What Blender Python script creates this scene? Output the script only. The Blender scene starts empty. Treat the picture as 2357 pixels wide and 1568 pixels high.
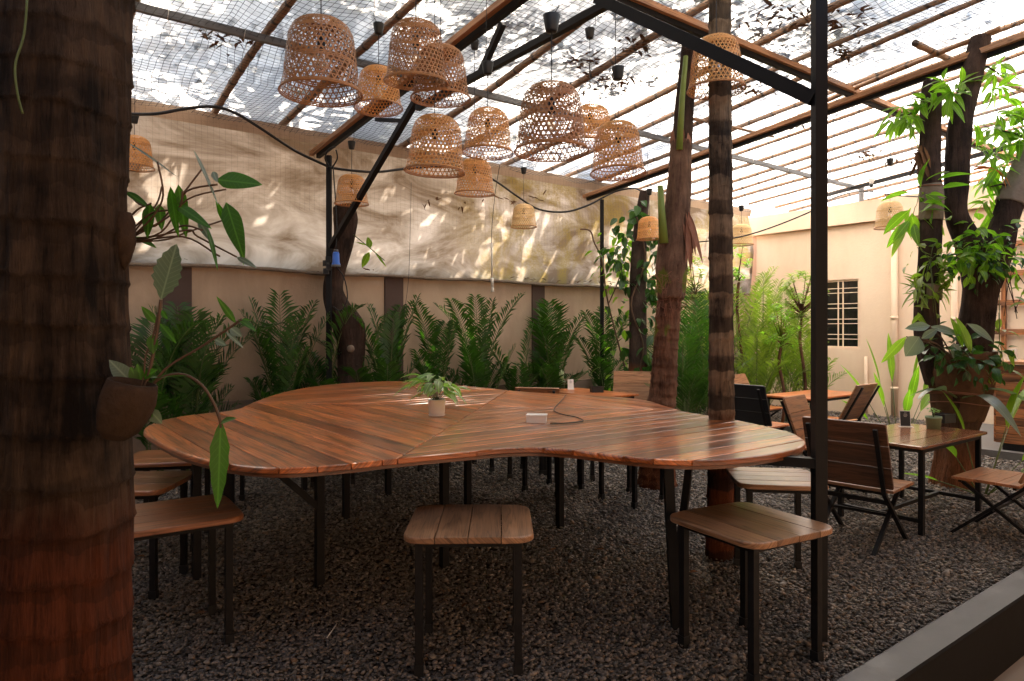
import bpy, bmesh, math, random
import numpy as np
from mathutils import Vector, Matrix, noise

random.seed(7)
R = math.radians
SC = bpy.context.scene
COL = SC.collection
F = 1571.0            # focal length in photo units (24 mm on a 36 mm wide frame 2357 units across)
HZ = 757.0            # horizon row
EYE = 1.65

# ------------------------------------------------------------------ camera
cam_d = bpy.data.cameras.new('camera')
cam_d.lens = 24.0
cam_d.sensor_width = 36.0
cam_d.shift_y = -27.0 / 2357
cam_d.clip_end = 500
cam = bpy.data.objects.new('camera', cam_d)
cam.location = (0, 0, EYE)
cam.rotation_euler = (R(90), 0, 0)
COL.objects.link(cam)
SC.camera = cam

# ------------------------------------------------------------------ world, sun, exposure
SUN_EL, SUN_AZ = 51.0, 14.0      # azimuth measured from +Y towards +X
world = bpy.data.worlds.new('World')
SC.world = world
world.use_nodes = True
wn = world.node_tree.nodes
wl = world.node_tree.links
sky = wn.new('ShaderNodeTexSky')
sky.sky_type = 'NISHITA'
sky.sun_disc = False
sky.sun_elevation = R(SUN_EL)
sky.sun_rotation = R(SUN_AZ)
sky.air_density = 1.6
sky.dust_density = 5.0
sky.ozone_density = 0.6
wl.new(sky.outputs[0], wn['Background'].inputs[0])
wn['Background'].inputs[1].default_value = 0.13

sun_d = bpy.data.lights.new('sun', 'SUN')
sun_d.energy = 5.0
sun_d.angle = R(0.8)
sun_d.color = (1.0, 0.87, 0.72)
sun = bpy.data.objects.new('sun', sun_d)
COL.objects.link(sun)
sd = Vector((math.sin(R(SUN_AZ)) * math.cos(R(SUN_EL)), math.cos(R(SUN_AZ)) * math.cos(R(SUN_EL)), math.sin(R(SUN_EL))))
sun.rotation_euler = sd.to_track_quat('Z', 'Y').to_euler()
sun.location = (0, 0, 12)
SC.view_settings.view_transform = 'Standard'
SC.view_settings.look = 'None'
SC.view_settings.gamma = 1.0
SC.view_settings.exposure = 2.08
SC.view_settings.use_curve_mapping = False
SC.render.engine = 'CYCLES'
try:
    SC.cycles.max_bounces = 10
    SC.cycles.diffuse_bounces = 5
    SC.cycles.transmission_bounces = 6
    SC.cycles.transparent_max_bounces = 12
    SC.cycles.sample_clamp_indirect = 6.0
    SC.cycles.use_denoising = True
    SC.cycles.caustics_reflective = False
    SC.cycles.caustics_refractive = False
except Exception:
    pass

# ------------------------------------------------------------------ site frame
D1 = Vector((0.7986, 0.6018, 0))      # along the long left wall, away from the camera
N1 = Vector((0.6018, -0.7986, 0))     # out of the wall, into the yard
W0 = Vector((-3.95, 7.98, 0))
AZ_D = math.atan2(D1.y, D1.x)
AZ_N = math.atan2(N1.y, N1.x)
UP = Vector((0, 0, 1))


def S(s, q, z=0.0):
    """yard coordinates: s along the wall, q out from the wall"""
    return W0 + D1 * s + N1 * q + UP * z


def roof_z(q):
    return 4.2 + 0.1 * q


def P(u, v, Y):
    return Vector(((u - 1178) / F * Y, Y, EYE + (HZ - v) / F * Y))


def PZ(u, v, z):
    Y = (EYE - z) * F / (v - HZ)
    return Vector(((u - 1178) / F * Y, Y, z))


def sq(p):
    d = Vector(p) - W0
    return d.dot(D1), d.dot(N1)


# ------------------------------------------------------------------ node helpers
def new_mat(name):
    m = bpy.data.materials.new(name)
    m.use_nodes = True
    nt = m.node_tree
    for n in list(nt.nodes):
        nt.nodes.remove(n)
    out = nt.nodes.new('ShaderNodeOutputMaterial')
    return m, nt, out


def nd(nt, kind, **kw):
    n = nt.nodes.new(kind)
    for k, v in kw.items():
        if k.startswith('i_'):
            key = k[2:]
            key = int(key) if key.isdigit() else key.replace('_', ' ')
            n.inputs[key].default_value = v
        else:
            setattr(n, k, v)
    return n


def ramp(nt, stops, interp='LINEAR'):
    n = nt.nodes.new('ShaderNodeValToRGB')
    cr = n.color_ramp
    cr.interpolation = interp
    while len(cr.elements) > 1:
        cr.elements.remove(cr.elements[-1])
    cr.elements[0].position = stops[0][0]
    c = stops[0][1]
    cr.elements[0].color = c if len(c) == 4 else (*c, 1)
    for p, c in stops[1:]:
        e = cr.elements.new(p)
        e.color = c if len(c) == 4 else (*c, 1)
    return n


def mapping(nt, src, scale=(1, 1, 1), rot=(0, 0, 0)):
    m = nt.nodes.new('ShaderNodeMapping')
    m.inputs['Scale'].default_value = scale
    m.inputs['Rotation'].default_value = rot
    nt.links.new(src, m.inputs['Vector'])
    return m.outputs[0]


def noise_n(nt, vec, scale, detail=5, rough=0.55, dist=0.0):
    n = nt.nodes.new('ShaderNodeTexNoise')
    n.inputs['Scale'].default_value = scale
    n.inputs['Detail'].default_value = detail
    n.inputs['Roughness'].default_value = rough
    n.inputs['Distortion'].default_value = dist
    if vec is not None:
        nt.links.new(vec, n.inputs['Vector'])
    return n.outputs['Fac']


def bump(nt, h, strength=0.3, dist=0.01):
    b = nt.nodes.new('ShaderNodeBump')
    b.inputs['Strength'].default_value = strength
    b.inputs['Distance'].default_value = dist
    nt.links.new(h, b.inputs['Height'])
    return b.outputs[0]


def mixc(nt, fac, a, b, mode='MIX'):
    m = nt.nodes.new('ShaderNodeMix')
    m.data_type = 'RGBA'
    m.blend_type = mode
    for sock, val in ((m.inputs[0], fac), (m.inputs[6], a), (m.inputs[7], b)):
        if hasattr(val, 'links'):
            nt.links.new(val, sock)
        elif isinstance(val, (tuple, list)):
            sock.default_value = (*val, 1) if len(val) == 3 else val
        else:
            sock.default_value = val
    return m.outputs[2]


def math_n(nt, op, a, b=0.5, clamp=False):
    m = nt.nodes.new('ShaderNodeMath')
    m.operation = op
    m.use_clamp = clamp
    for sock, val in ((m.inputs[0], a), (m.inputs[1], b)):
        if hasattr(val, 'links'):
            nt.links.new(val, sock)
        else:
            sock.default_value = val
    return m.outputs[0]


def principled(nt, out, color=None, rough=0.6, spec=0.5, normal=None, metallic=0.0, coat=0.0):
    p = nt.nodes.new('ShaderNodeBsdfPrincipled')
    if color is not None:
        if hasattr(color, 'links'):
            nt.links.new(color, p.inputs['Base Color'])
        else:
            p.inputs['Base Color'].default_value = (*color, 1)
    if hasattr(rough, 'links'):
        nt.links.new(rough, p.inputs['Roughness'])
    else:
        p.inputs['Roughness'].default_value = rough
    p.inputs['Specular IOR Level'].default_value = spec
    p.inputs['Metallic'].default_value = metallic
    p.inputs['Coat Weight'].default_value = coat
    p.inputs['Coat Roughness'].default_value = 0.12
    if normal is not None:
        nt.links.new(normal, p.inputs['Normal'])
    if out is not None:
        nt.links.new(p.outputs[0], out.inputs[0])
    return p


def simple(name, color, rough=0.6, var=0.25, scale=12.0, spec=0.4, bump_s=0.0, metallic=0.0, coat=0.0):
    m, nt, out = new_mat(name)
    tc = nd(nt, 'ShaderNodeTexCoord')
    n = noise_n(nt, tc.outputs['Object'], scale, 6, 0.6)
    c = mixc(nt, n, tuple(x * (1 - var) for x in color), tuple(min(1, x * (1 + var)) for x in color))
    nrm = bump(nt, n, bump_s, 0.01) if bump_s else None
    r = math_n(nt, 'ADD', math_n(nt, 'MULTIPLY', n, 0.2), rough - 0.1)
    principled(nt, out, c, r, spec, nrm, metallic, coat)
    return m


def wood(name, dark, mid, light, rough=0.3, coat=0.3, scale=1.0, char=0.5, worn=0.35):
    m, nt, out = new_mat(name)
    uv = nd(nt, 'ShaderNodeTexCoord').outputs['UV']
    geo = nd(nt, 'ShaderNodeNewGeometry')
    rnd = geo.outputs['Random Per Island']
    off = nd(nt, 'ShaderNodeCombineXYZ')
    nt.links.new(math_n(nt, 'MULTIPLY', rnd, 53.0), off.inputs[0])
    nt.links.new(math_n(nt, 'MULTIPLY', rnd, 17.3), off.inputs[1])
    add = nd(nt, 'ShaderNodeVectorMath', operation='ADD')
    nt.links.new(uv, add.inputs[0])
    nt.links.new(off.outputs[0], add.inputs[1])
    v = add.outputs[0]
    # broad cathedral grain: rings from a stretched, warped noise
    base = noise_n(nt, mapping(nt, v, (0.30 * scale, 5.0 * scale, 1)), 1.5, 2, 0.5, 0.12)
    rings = math_n(nt, 'FRACT', math_n(nt, 'MULTIPLY', base, 17.0))
    ringr = ramp(nt, [(0.0, (0.05,) * 3), (0.10, (0.75,) * 3), (0.45, (1,) * 3), (0.85, (0.55,) * 3), (1.0, (0.05,) * 3)])
    nt.links.new(rings, ringr.inputs[0])
    fine = noise_n(nt, mapping(nt, v, (1.6 * scale, 70 * scale, 1)), 2.0, 5, 0.65)
    broad = noise_n(nt, mapping(nt, v, (0.7 * scale, 12 * scale, 1)), 1.4, 5, 0.65, 0.25)
    c1 = mixc(nt, ringr.outputs[0], dark, mid)
    fr = ramp(nt, [(0.35, (0, 0, 0)), (0.7, (1, 1, 1))])
    nt.links.new(fine, fr.inputs[0])
    c2 = mixc(nt, math_n(nt, 'MULTIPLY', fr.outputs[0], 0.55), c1, light)
    br = ramp(nt, [(0.47, (0, 0, 0)), (0.60, (1, 1, 1))])
    nt.links.new(broad, br.inputs[0])
    c3 = mixc(nt, math_n(nt, 'MULTIPLY', br.outputs[0], char), c2, tuple(x * 0.35 for x in dark))
    gn = noise_n(nt, mapping(nt, uv, (0.5, 1.6, 1)), 1.5, 5, 0.6, 0.5)
    gr_ = ramp(nt, [(0.50, (0, 0, 0)), (0.66, (1, 1, 1))])
    nt.links.new(gn, gr_.inputs[0])
    lum = sum(mid) / 3
    c3 = mixc(nt, math_n(nt, 'MULTIPLY', gr_.outputs[0], worn), c3, (lum * 0.95, lum * 0.68, lum * 0.48))
    tint = mixc(nt, rnd, (0.55, 0.50, 0.48), (1.3, 1.24, 1.18))
    c4 = mixc(nt, 1.0, c3, tint, 'MULTIPLY')
    # knots
    vor = nd(nt, 'ShaderNodeTexVoronoi')
    vor.inputs['Scale'].default_value = 1.0
    nt.links.new(mapping(nt, v, (1.3, 4.5, 1)), vor.inputs['Vector'])
    kr = ramp(nt, [(0.0, (1, 1, 1)), (0.03, (1, 1, 1)), (0.06, (0, 0, 0))])
    nt.links.new(vor.outputs['Distance'], kr.inputs[0])
    c5 = mixc(nt, math_n(nt, 'MULTIPLY', kr.outputs[0], 0.85), c4, (0.02, 0.01, 0.006))
    h = math_n(nt, 'ADD', math_n(nt, 'MULTIPLY', fine, 0.6), math_n(nt, 'MULTIPLY', ringr.outputs[0], 0.25))
    wear = noise_n(nt, mapping(nt, uv, (2, 2, 2)), 3.0, 4)
    r = math_n(nt, 'ADD', math_n(nt, 'MULTIPLY', wear, 0.14), rough - 0.06)
    principled(nt, out, c5, r, 0.5, bump(nt, h, 0.2, 0.002), 0, coat)
    return m


def leaf_mat(name, dark, light, trans=0.45, rough=0.35, scale=3.0):
    m, nt, out = new_mat(name)
    geo = nd(nt, 'ShaderNodeNewGeometry')
    tc = nd(nt, 'ShaderNodeTexCoord')
    n = noise_n(nt, tc.outputs['Object'], scale, 3)
    f = math_n(nt, 'ADD', math_n(nt, 'MULTIPLY', geo.outputs['Random Per Island'], 0.6), math_n(nt, 'MULTIPLY', n, 0.5), True)
    c = mixc(nt, f, dark, light)
    uvn = nt.nodes.new('ShaderNodeSeparateXYZ')
    nt.links.new(tc.outputs['UV'], uvn.inputs[0])
    ay = math_n(nt, 'ABSOLUTE', uvn.outputs[1])
    lat = math_n(nt, 'FRACT', math_n(nt, 'SUBTRACT', math_n(nt, 'MULTIPLY', uvn.outputs[0], 11.0), math_n(nt, 'MULTIPLY', ay, 55.0)))
    vr = ramp(nt, [(0.0, (1, 1, 1)), (0.10, (0, 0, 0)), (0.9, (0, 0, 0)), (1.0, (1, 1, 1))])
    nt.links.new(lat, vr.inputs[0])
    mr_ = ramp(nt, [(0.0, (1, 1, 1)), (0.0016, (1, 1, 1)), (0.003, (0, 0, 0))])
    nt.links.new(ay, mr_.inputs[0])
    vein = math_n(nt, 'MAXIMUM', math_n(nt, 'MULTIPLY', vr.outputs[0], 0.4), mr_.outputs[0])
    c = mixc(nt, math_n(nt, 'MULTIPLY', vein, 0.55), c, tuple(min(1, x * 1.9 + 0.02) for x in light))
    p = principled(nt, None, c, rough, 0.45, bump(nt, vein, 0.3, 0.002))
    t = nt.nodes.new('ShaderNodeBsdfTranslucent')
    nt.links.new(mixc(nt, 1.0, c, (1.5, 2.0, 0.7), 'MULTIPLY'), t.inputs[0])
    mx = nt.nodes.new('ShaderNodeMixShader')
    mx.inputs[0].default_value = trans
    nt.links.new(p.outputs[0], mx.inputs[1])
    nt.links.new(t.outputs[0], mx.inputs[2])
    nt.links.new(mx.outputs[0], out.inputs[0])
    return m


M = {}
M['table'] = wood('lacquered_table_wood', (0.11, 0.03, 0.009), (0.66, 0.185, 0.044), (0.78, 0.27, 0.075), 0.30, 0.6, char=0.62, worn=0.5)
M['table_edge'] = wood('table_edge_wood', (0.04, 0.014, 0.007), (0.16, 0.06, 0.025), (0.22, 0.09, 0.04), 0.35, 0.3)
M['stool'] = wood('stool_wood', (0.12, 0.055, 0.026), (0.44, 0.235, 0.12), (0.52, 0.30, 0.16), 0.36, 0.15, 1.5, 0.35)
M['stool_b'] = wood('red_stool_wood', (0.12, 0.04, 0.015), (0.42, 0.16, 0.06), (0.5, 0.21, 0.09), 0.32, 0.2, 1.3, 0.35)
M['low'] = wood('low_table_wood', (0.07, 0.026, 0.012), (0.27, 0.105, 0.045), (0.34, 0.15, 0.07), 0.2, 0.5, 1.0, 0.45)
M['orange'] = wood('orange_table_wood', (0.25, 0.07, 0.02), (0.52, 0.16, 0.045), (0.6, 0.2, 0.06), 0.35, 0.15, 1.0, 0.2)
M['chair'] = wood('chair_wood', (0.085, 0.038, 0.018), (0.31, 0.14, 0.06), (0.38, 0.19, 0.09), 0.4, 0.1, 1.2, 0.5)
M['chair_dark'] = wood('dark_chair_wood', (0.03, 0.014, 0.008), (0.12, 0.055, 0.03), (0.17, 0.08, 0.045), 0.4, 0.1, 1.2, 0.5)
M['counter'] = wood('scorched_counter_wood', (0.045, 0.013, 0.005), (0.42, 0.15, 0.045), (0.52, 0.22, 0.08), 0.4, 0.1, 0.9, 0.85)
M['beamwood'] = wood('rafter_wood', (0.16, 0.07, 0.03), (0.46, 0.235, 0.11), (0.55, 0.30, 0.15), 0.6, 0.0, 1.0, 0.4)
M['steel'] = simple('black_steel', (0.011, 0.010, 0.0105), 0.6, 0.3, 9, 0.2, 0.05)
M['steel_grey'] = simple('grey_steel', (0.10, 0.10, 0.105), 0.5, 0.25, 7, 0.5, 0.05)
M['black'] = simple('black_plastic', (0.012, 0.012, 0.013), 0.45, 0.2, 8)
M['black_paint'] = simple('black_painted_wood', (0.016, 0.016, 0.018), 0.5, 0.25, 8, 0.4)
M['cord'] = simple('black_cord', (0.01, 0.01, 0.011), 0.55, 0.1, 8)
M['twine'] = simple('white_twine', (0.6, 0.57, 0.5), 0.8, 0.1, 8)
M['white'] = simple('white_plastic', (0.78, 0.74, 0.69), 0.4, 0.04, 8)
M['ceramic'] = simple('white_ceramic', (0.74, 0.68, 0.60), 0.35, 0.06, 20, 0.5)
M['green_pot'] = simple('green_ceramic', (0.22, 0.29, 0.17), 0.4, 0.08, 10)
M['blue'] = simple('blue_plastic', (0.03, 0.13, 0.55), 0.35, 0.1, 10)
M['soil'] = simple('soil', (0.03, 0.02, 0.014), 0.95, 0.5, 60, 0.1, 0.8)
M['kerb'] = simple('kerb_concrete', (0.125, 0.122, 0.122), 0.5, 0.28, 5, 0.4, 0.35)
M['kerb_dark'] = simple('dark_kerb_face', (0.012, 0.011, 0.0105), 0.85, 0.3, 5, 0.1, 0.3)  # near-black colour for the inner face of the kerb
M['slab'] = simple('cement_floor', (0.34, 0.27, 0.21), 0.55, 0.12, 3, 0.4, 0.1)
M['plinth'] = simple('plinth_plaster', (0.30, 0.22, 0.165), 0.9, 0.3, 3, 0.2, 0.5)
M['litter'] = simple('dry_leaf', (0.13, 0.06, 0.025), 0.8, 0.6, 8, 0.2)
M['cloth'] = simple('burlap_wrap', (0.115, 0.062, 0.036), 0.95, 0.35, 25, 0.1, 0.7)
M['cloth_grey'] = simple('grey_burlap', (0.19, 0.15, 0.115), 0.95, 0.35, 30, 0.1, 0.7)
M['husk'] = simple('coir_pot', (0.055, 0.034, 0.022), 0.95, 0.5, 30, 0.1, 0.9)
M['petiole'] = simple('green_stem', (0.09, 0.12, 0.03), 0.5, 0.3, 10)
M['petiole_b'] = simple('brown_stem', (0.10, 0.055, 0.03), 0.6, 0.3, 10)
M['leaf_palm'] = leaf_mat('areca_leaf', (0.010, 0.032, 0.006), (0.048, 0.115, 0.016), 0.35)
M['leaf_bright'] = leaf_mat('sunlit_areca_leaf', (0.065, 0.105, 0.018), (0.24, 0.29, 0.055), 0.5)  # lit copy of the areca leaf, sunlight put into its colour
M['leaf_shade'] = simple('shading_leaf', (0.03, 0.035, 0.02), 0.7, 0.3, 5, 0.1)
M['leaf_mango'] = leaf_mat('mango_leaf', (0.045, 0.12, 0.014), (0.24, 0.36, 0.04), 0.58)
M['leaf_dark'] = leaf_mat('dark_climber_leaf', (0.012, 0.035, 0.010), (0.045, 0.11, 0.022), 0.3)
M['leaf_philo'] = leaf_mat('philodendron_leaf', (0.03, 0.085, 0.010), (0.06, 0.16, 0.015), 0.5)
M['leaf_silver'] = leaf_mat('silver_leaf', (0.10, 0.14, 0.11), (0.18, 0.22, 0.18), 0.25, 0.3)
M['leaf_lily'] = leaf_mat('peace_lily_leaf', (0.05, 0.14, 0.025), (0.30, 0.44, 0.16), 0.35, 0.3)
M['leaf_red'] = leaf_mat('young_red_leaf', (0.35, 0.07, 0.02), (0.5, 0.14, 0.04), 0.5)
M['leaf_yellow'] = leaf_mat('yellow_green_leaf', (0.13, 0.17, 0.01), (0.22, 0.25, 0.02), 0.4)
M['cactus'] = leaf_mat('cactus_flesh', (0.22, 0.3, 0.13), (0.4, 0.45, 0.25), 0.1)


def make_bamboo_mat(name, a, b):
    m, nt, out = new_mat(name)
    tc = nd(nt, 'ShaderNodeTexCoord')
    n = noise_n(nt, mapping(nt, tc.outputs['UV'], (3, 14, 1)), 2.0, 5)
    c = mixc(nt, n, a, b)
    w = nd(nt, 'ShaderNodeTexWave', wave_type='BANDS', bands_direction='X')
    w.inputs['Scale'].default_value = 0.9
    w.inputs['Distortion'].default_value = 1.0
    nt.links.new(tc.outputs['UV'], w.inputs['Vector'])
    rr = ramp(nt, [(0.0, (0, 0, 0)), (0.05, (1, 1, 1))])
    nt.links.new(w.outputs['Fac'], rr.inputs[0])
    c = mixc(nt, math_n(nt, 'SUBTRACT', 1.0, rr.outputs[0]), c, (0.05, 0.03, 0.018))
    principled(nt, out, c, 0.55, 0.35, bump(nt, n, 0.2, 0.004))
    return m


M['bamboo'] = make_bamboo_mat('bamboo_pole', (0.17, 0.085, 0.045), (0.38, 0.225, 0.125))
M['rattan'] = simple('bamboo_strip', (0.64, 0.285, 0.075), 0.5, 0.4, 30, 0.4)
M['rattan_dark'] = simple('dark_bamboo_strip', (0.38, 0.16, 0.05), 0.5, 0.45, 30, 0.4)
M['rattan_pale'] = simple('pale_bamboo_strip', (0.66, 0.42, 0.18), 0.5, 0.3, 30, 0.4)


def sheet_mat():
    m, nt, out = new_mat('translucent_roof_sheet')
    tc = nd(nt, 'ShaderNodeTexCoord').outputs['Object']
    dirt = noise_n(nt, mapping(nt, tc, (1, 1, 1)), 1.3, 7, 0.6, 0.8)
    r = ramp(nt, [(0.38, (0.95, 0.95, 0.96)), (0.60, (0.86, 0.86, 0.86)), (0.74, (0.45, 0.42, 0.32))])
    nt.links.new(dirt, r.inputs[0])
    t = nd(nt, 'ShaderNodeBsdfTranslucent')
    nt.links.new(r.outputs[0], t.inputs[0])
    tr = nd(nt, 'ShaderNodeBsdfTransparent')
    df = nd(nt, 'ShaderNodeBsdfDiffuse')
    nt.links.new(r.outputs[0], df.inputs[0])
    m1 = nd(nt, 'ShaderNodeMixShader')
    m1.inputs[0].default_value = 0.05
    nt.links.new(t.outputs[0], m1.inputs[1])
    nt.links.new(df.outputs[0], m1.inputs[2])
    m2 = nd(nt, 'ShaderNodeMixShader')
    m2.inputs[0].default_value = 0.07
    nt.links.new(m1.outputs[0], m2.inputs[1])
    nt.links.new(tr.outputs[0], m2.inputs[2])
    nt.links.new(m2.outputs[0], out.inputs[0])
    return m


def tarp_mat():
    m, nt, out = new_mat('stained_cloth_tarp')
    tc = nd(nt, 'ShaderNodeTexCoord').outputs['UV']
    st = noise_n(nt, mapping(nt, tc, (0.55, 1.1, 1)), 1.7, 7, 0.62, 0.9)
    r = ramp(nt, [(0.34, (0.35, 0.315, 0.285)), (0.48, (0.23, 0.20, 0.17)), (0.62, (0.11, 0.08, 0.055))])
    nt.links.new(st, r.inputs[0])
    # yellow green mildew towards the far end
    sep = nd(nt, 'ShaderNodeSeparateXYZ')
    nt.links.new(tc, sep.inputs[0])
    band = nd(nt, 'ShaderNodeMapRange', interpolation_type='SMOOTHSTEP')
    nt.links.new(sep.outputs[0], band.inputs[0])
    band.inputs[1].default_value = 3.2
    band.inputs[2].default_value = 5.0
    mold = noise_n(nt, mapping(nt, tc, (1.0, 0.7, 1), (0, 0, R(-35))), 1.5, 8, 0.7, 0.4)
    mr = ramp(nt, [(0.43, (0, 0, 0)), (0.55, (1, 1, 1))])
    nt.links.new(mold, mr.inputs[0])
    spk = noise_n(nt, tc, 30.0, 3, 0.8)
    spr = ramp(nt, [(0.35, (0.35,) * 3), (0.6, (1, 1, 1))])
    nt.links.new(spk, spr.inputs[0])
    f = math_n(nt, 'MULTIPLY', math_n(nt, 'MULTIPLY', mr.outputs[0], band.outputs[0]), spr.outputs[0])
    c = mixc(nt, math_n(nt, 'MULTIPLY', f, 0.8), r.outputs[0], (0.15, 0.11, 0.025))
    weave = noise_n(nt, mapping(nt, tc, (60, 60, 1)), 3.0, 2)
    nrm = bump(nt, math_n(nt, 'ADD', weave, math_n(nt, 'MULTIPLY', st, 0.5)), 0.2, 0.006)
    t = nd(nt, 'ShaderNodeBsdfTranslucent')
    nt.links.new(mixc(nt, 1.0, c, (2.1, 2.15, 2.2), 'MULTIPLY'), t.inputs[0])
    df = nd(nt, 'ShaderNodeBsdfDiffuse')
    nt.links.new(mixc(nt, 1.0, c, (0.58, 0.55, 0.54), 'MULTIPLY'), df.inputs[0])
    nt.links.new(nrm, df.inputs['Normal'])
    m1 = nd(nt, 'ShaderNodeMixShader')
    m1.inputs[0].default_value = 0.55
    nt.links.new(df.outputs[0], m1.inputs[1])
    nt.links.new(t.outputs[0], m1.inputs[2])
    nt.links.new(m1.outputs[0], out.inputs[0])
    return m


def plaster(name, base, stain, scale=1.0):
    m, nt, out = new_mat(name)
    tc = nd(nt, 'ShaderNodeTexCoord').outputs['Object']
    n1 = noise_n(nt, mapping(nt, tc, (1, 1, 0.35)), 1.6 * scale, 8, 0.65, 0.3)
    r1 = ramp(nt, [(0.42, base), (0.75, stain)])
    nt.links.new(n1, r1.inputs[0])
    n2 = noise_n(nt, tc, 22, 6, 0.7)
    c = mixc(nt, math_n(nt, 'MULTIPLY', n2, 0.22), r1.outputs[0], tuple(x * 0.75 for x in base))
    h = math_n(nt, 'ADD', n2, math_n(nt, 'MULTIPLY', noise_n(nt, tc, 90, 2), 0.4))
    principled(nt, out, c, 0.9, 0.2, bump(nt, h, 0.35, 0.012))
    return m


def bark_mat(name, dark, light, red=None, red_z=1.1, stretch=(9, 9, 1.2), band=0.0):
    m, nt, out = new_mat(name)
    tc = nd(nt, 'ShaderNodeTexCoord').outputs['Object']
    n1 = noise_n(nt, mapping(nt, tc, stretch), 2.2, 8, 0.7, 0.5)
    n2 = noise_n(nt, mapping(nt, tc, (1, 1, 1)), 4.0, 5, 0.6)
    n3 = noise_n(nt, mapping(nt, tc, (34, 34, 2.2)), 3.0, 6, 0.75)
    r = ramp(nt, [(0.40, dark), (0.62, light)])
    nt.links.new(math_n(nt, 'ADD', math_n(nt, 'MULTIPLY', n1, 0.5), math_n(nt, 'MULTIPLY', n2, 0.5)), r.inputs[0])
    ck = ramp(nt, [(0.30, (0.0,) * 3), (0.42, (1, 1, 1))])
    nt.links.new(n3, ck.inputs[0])
    c = mixc(nt, ck.outputs[0], tuple(x * 0.7 for x in dark), r.outputs[0])
    if red:
        sep = nd(nt, 'ShaderNodeSeparateXYZ')
        nt.links.new(tc, sep.inputs[0])
        zz = math_n(nt, 'ADD', sep.outputs[2], math_n(nt, 'MULTIPLY', n1, 0.25))
        f = nd(nt, 'ShaderNodeMapRange')
        nt.links.new(zz, f.inputs[0])
        f.inputs[1].default_value = red_z + 0.20
        f.inputs[2].default_value = red_z - 0.06
        rr_ = ramp(nt, [(0.35, (0,) * 3), (0.62, (1, 1, 1))])
        nt.links.new(math_n(nt, 'ADD', math_n(nt, 'MULTIPLY', n1, 0.5), math_n(nt, 'MULTIPLY', n3, 0.5)), rr_.inputs[0])
        rc = mixc(nt, rr_.outputs[0], tuple(x * 0.2 for x in red), red)
        c = mixc(nt, f.outputs[0], c, rc)
    h = math_n(nt, 'ADD', math_n(nt, 'MULTIPLY', n3, 0.7), n1)
    principled(nt, out, c, 0.9, 0.15, bump(nt, h, 1.0, 0.03))
    return m


M['sheet'] = sheet_mat()
M['tarp'] = tarp_mat()
M['wall'] = plaster('beige_plaster', (0.46, 0.335, 0.235), (0.29, 0.20, 0.135))
M['cream'] = plaster('cream_plaster', (0.78, 0.61, 0.45), (0.68, 0.50, 0.36), 0.6)
M['pink'] = plaster('pink_plaster', (0.66, 0.42, 0.32), (0.56, 0.34, 0.26), 0.6)
M['pillar'] = simple('brown_pillar_paint', (0.085, 0.055, 0.045), 0.8, 0.25, 3, 0.2, 0.2)
M['bark_big'] = bark_mat('date_palm_bark', (0.018, 0.011, 0.008), (0.13, 0.075, 0.042), (0.24, 0.062, 0.024), 1.18)
M['bark_ring'] = bark_mat('ringed_palm_bark', (0.022, 0.016, 0.012), (0.20, 0.135, 0.085), (0.26, 0.075, 0.03), 1.08)
M['bark_banana'] = bark_mat('sheath_palm_bark', (0.07, 0.032, 0.02), (0.25, 0.125, 0.075), (0.2, 0.07, 0.03), 0.4)
M['bark_dark'] = bark_mat('dark_bark', (0.022, 0.014, 0.011), (0.085, 0.052, 0.038))
M['bark_grey'] = bark_mat('smooth_grey_bark', (0.03, 0.02, 0.017), (0.085, 0.058, 0.045), (0.42, 0.14, 0.055), 1.06, (3, 3, 1))
M['bark_mango'] = bark_mat('mango_bark', (0.03, 0.017, 0.012), (0.15, 0.082, 0.05), (0.30, 0.12, 0.055), 0.45)
M['sheath'] = simple('green_leaf_sheath', (0.14, 0.19, 0.03), 0.5, 0.35, 6, 0.4)
M['husk_pale'] = simple('dry_sheath', (0.27, 0.125, 0.08), 0.75, 0.35, 9, 0.2, 0.4)


def pebble_mat():
    m, nt, out = new_mat('gravel_stone')
    geo = nd(nt, 'ShaderNodeNewGeometry')
    tc = nd(nt, 'ShaderNodeTexCoord')
    r = ramp(nt, [(0.0, (0.055, 0.05, 0.047)), (0.3, (0.17, 0.15, 0.135)), (0.6, (0.30, 0.26, 0.225)), (0.85, (0.42, 0.35, 0.285)), (0.97, (0.30, 0.18, 0.10)), (1.0, (0.5, 0.45, 0.38))])
    nt.links.new(geo.outputs['Random Per Island'], r.inputs[0])
    n = noise_n(nt, tc.outputs['Object'], 45, 4)
    c = mixc(nt, n, r.outputs[0], (0.09, 0.076, 0.066))
    principled(nt, out, c, 0.7, 0.35)
    return m


M['pebble'] = pebble_mat()


def ground_mat():
    m, nt, out = new_mat('gravel_ground')
    tc = nd(nt, 'ShaderNodeTexCoord').outputs['Object']
    vor = nd(nt, 'ShaderNodeTexVoronoi')
    vor.inputs['Scale'].default_value = 36
    nt.links.new(tc, vor.inputs['Vector'])
    sepc = nd(nt, 'ShaderNodeSeparateColor')
    nt.links.new(vor.outputs['Color'], sepc.inputs[0])
    r = ramp(nt, [(0.0, (0.08, 0.065, 0.055)), (0.5, (0.19, 0.16, 0.13)), (1.0, (0.33, 0.28, 0.22))])
    nt.links.new(sepc.outputs[0], r.inputs[0])
    dr = ramp(nt, [(0.0, (1, 1, 1)), (0.7, (0.25,) * 3)])
    nt.links.new(vor.outputs['Distance'], dr.inputs[0])
    c = mixc(nt, 1.0, r.outputs[0], dr.outputs[0], 'MULTIPLY')
    principled(nt, out, c, 0.85, 0.2, bump(nt, dr.outputs[0], 0.9, 0.02))
    return m


M['ground'] = ground_mat()


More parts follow.
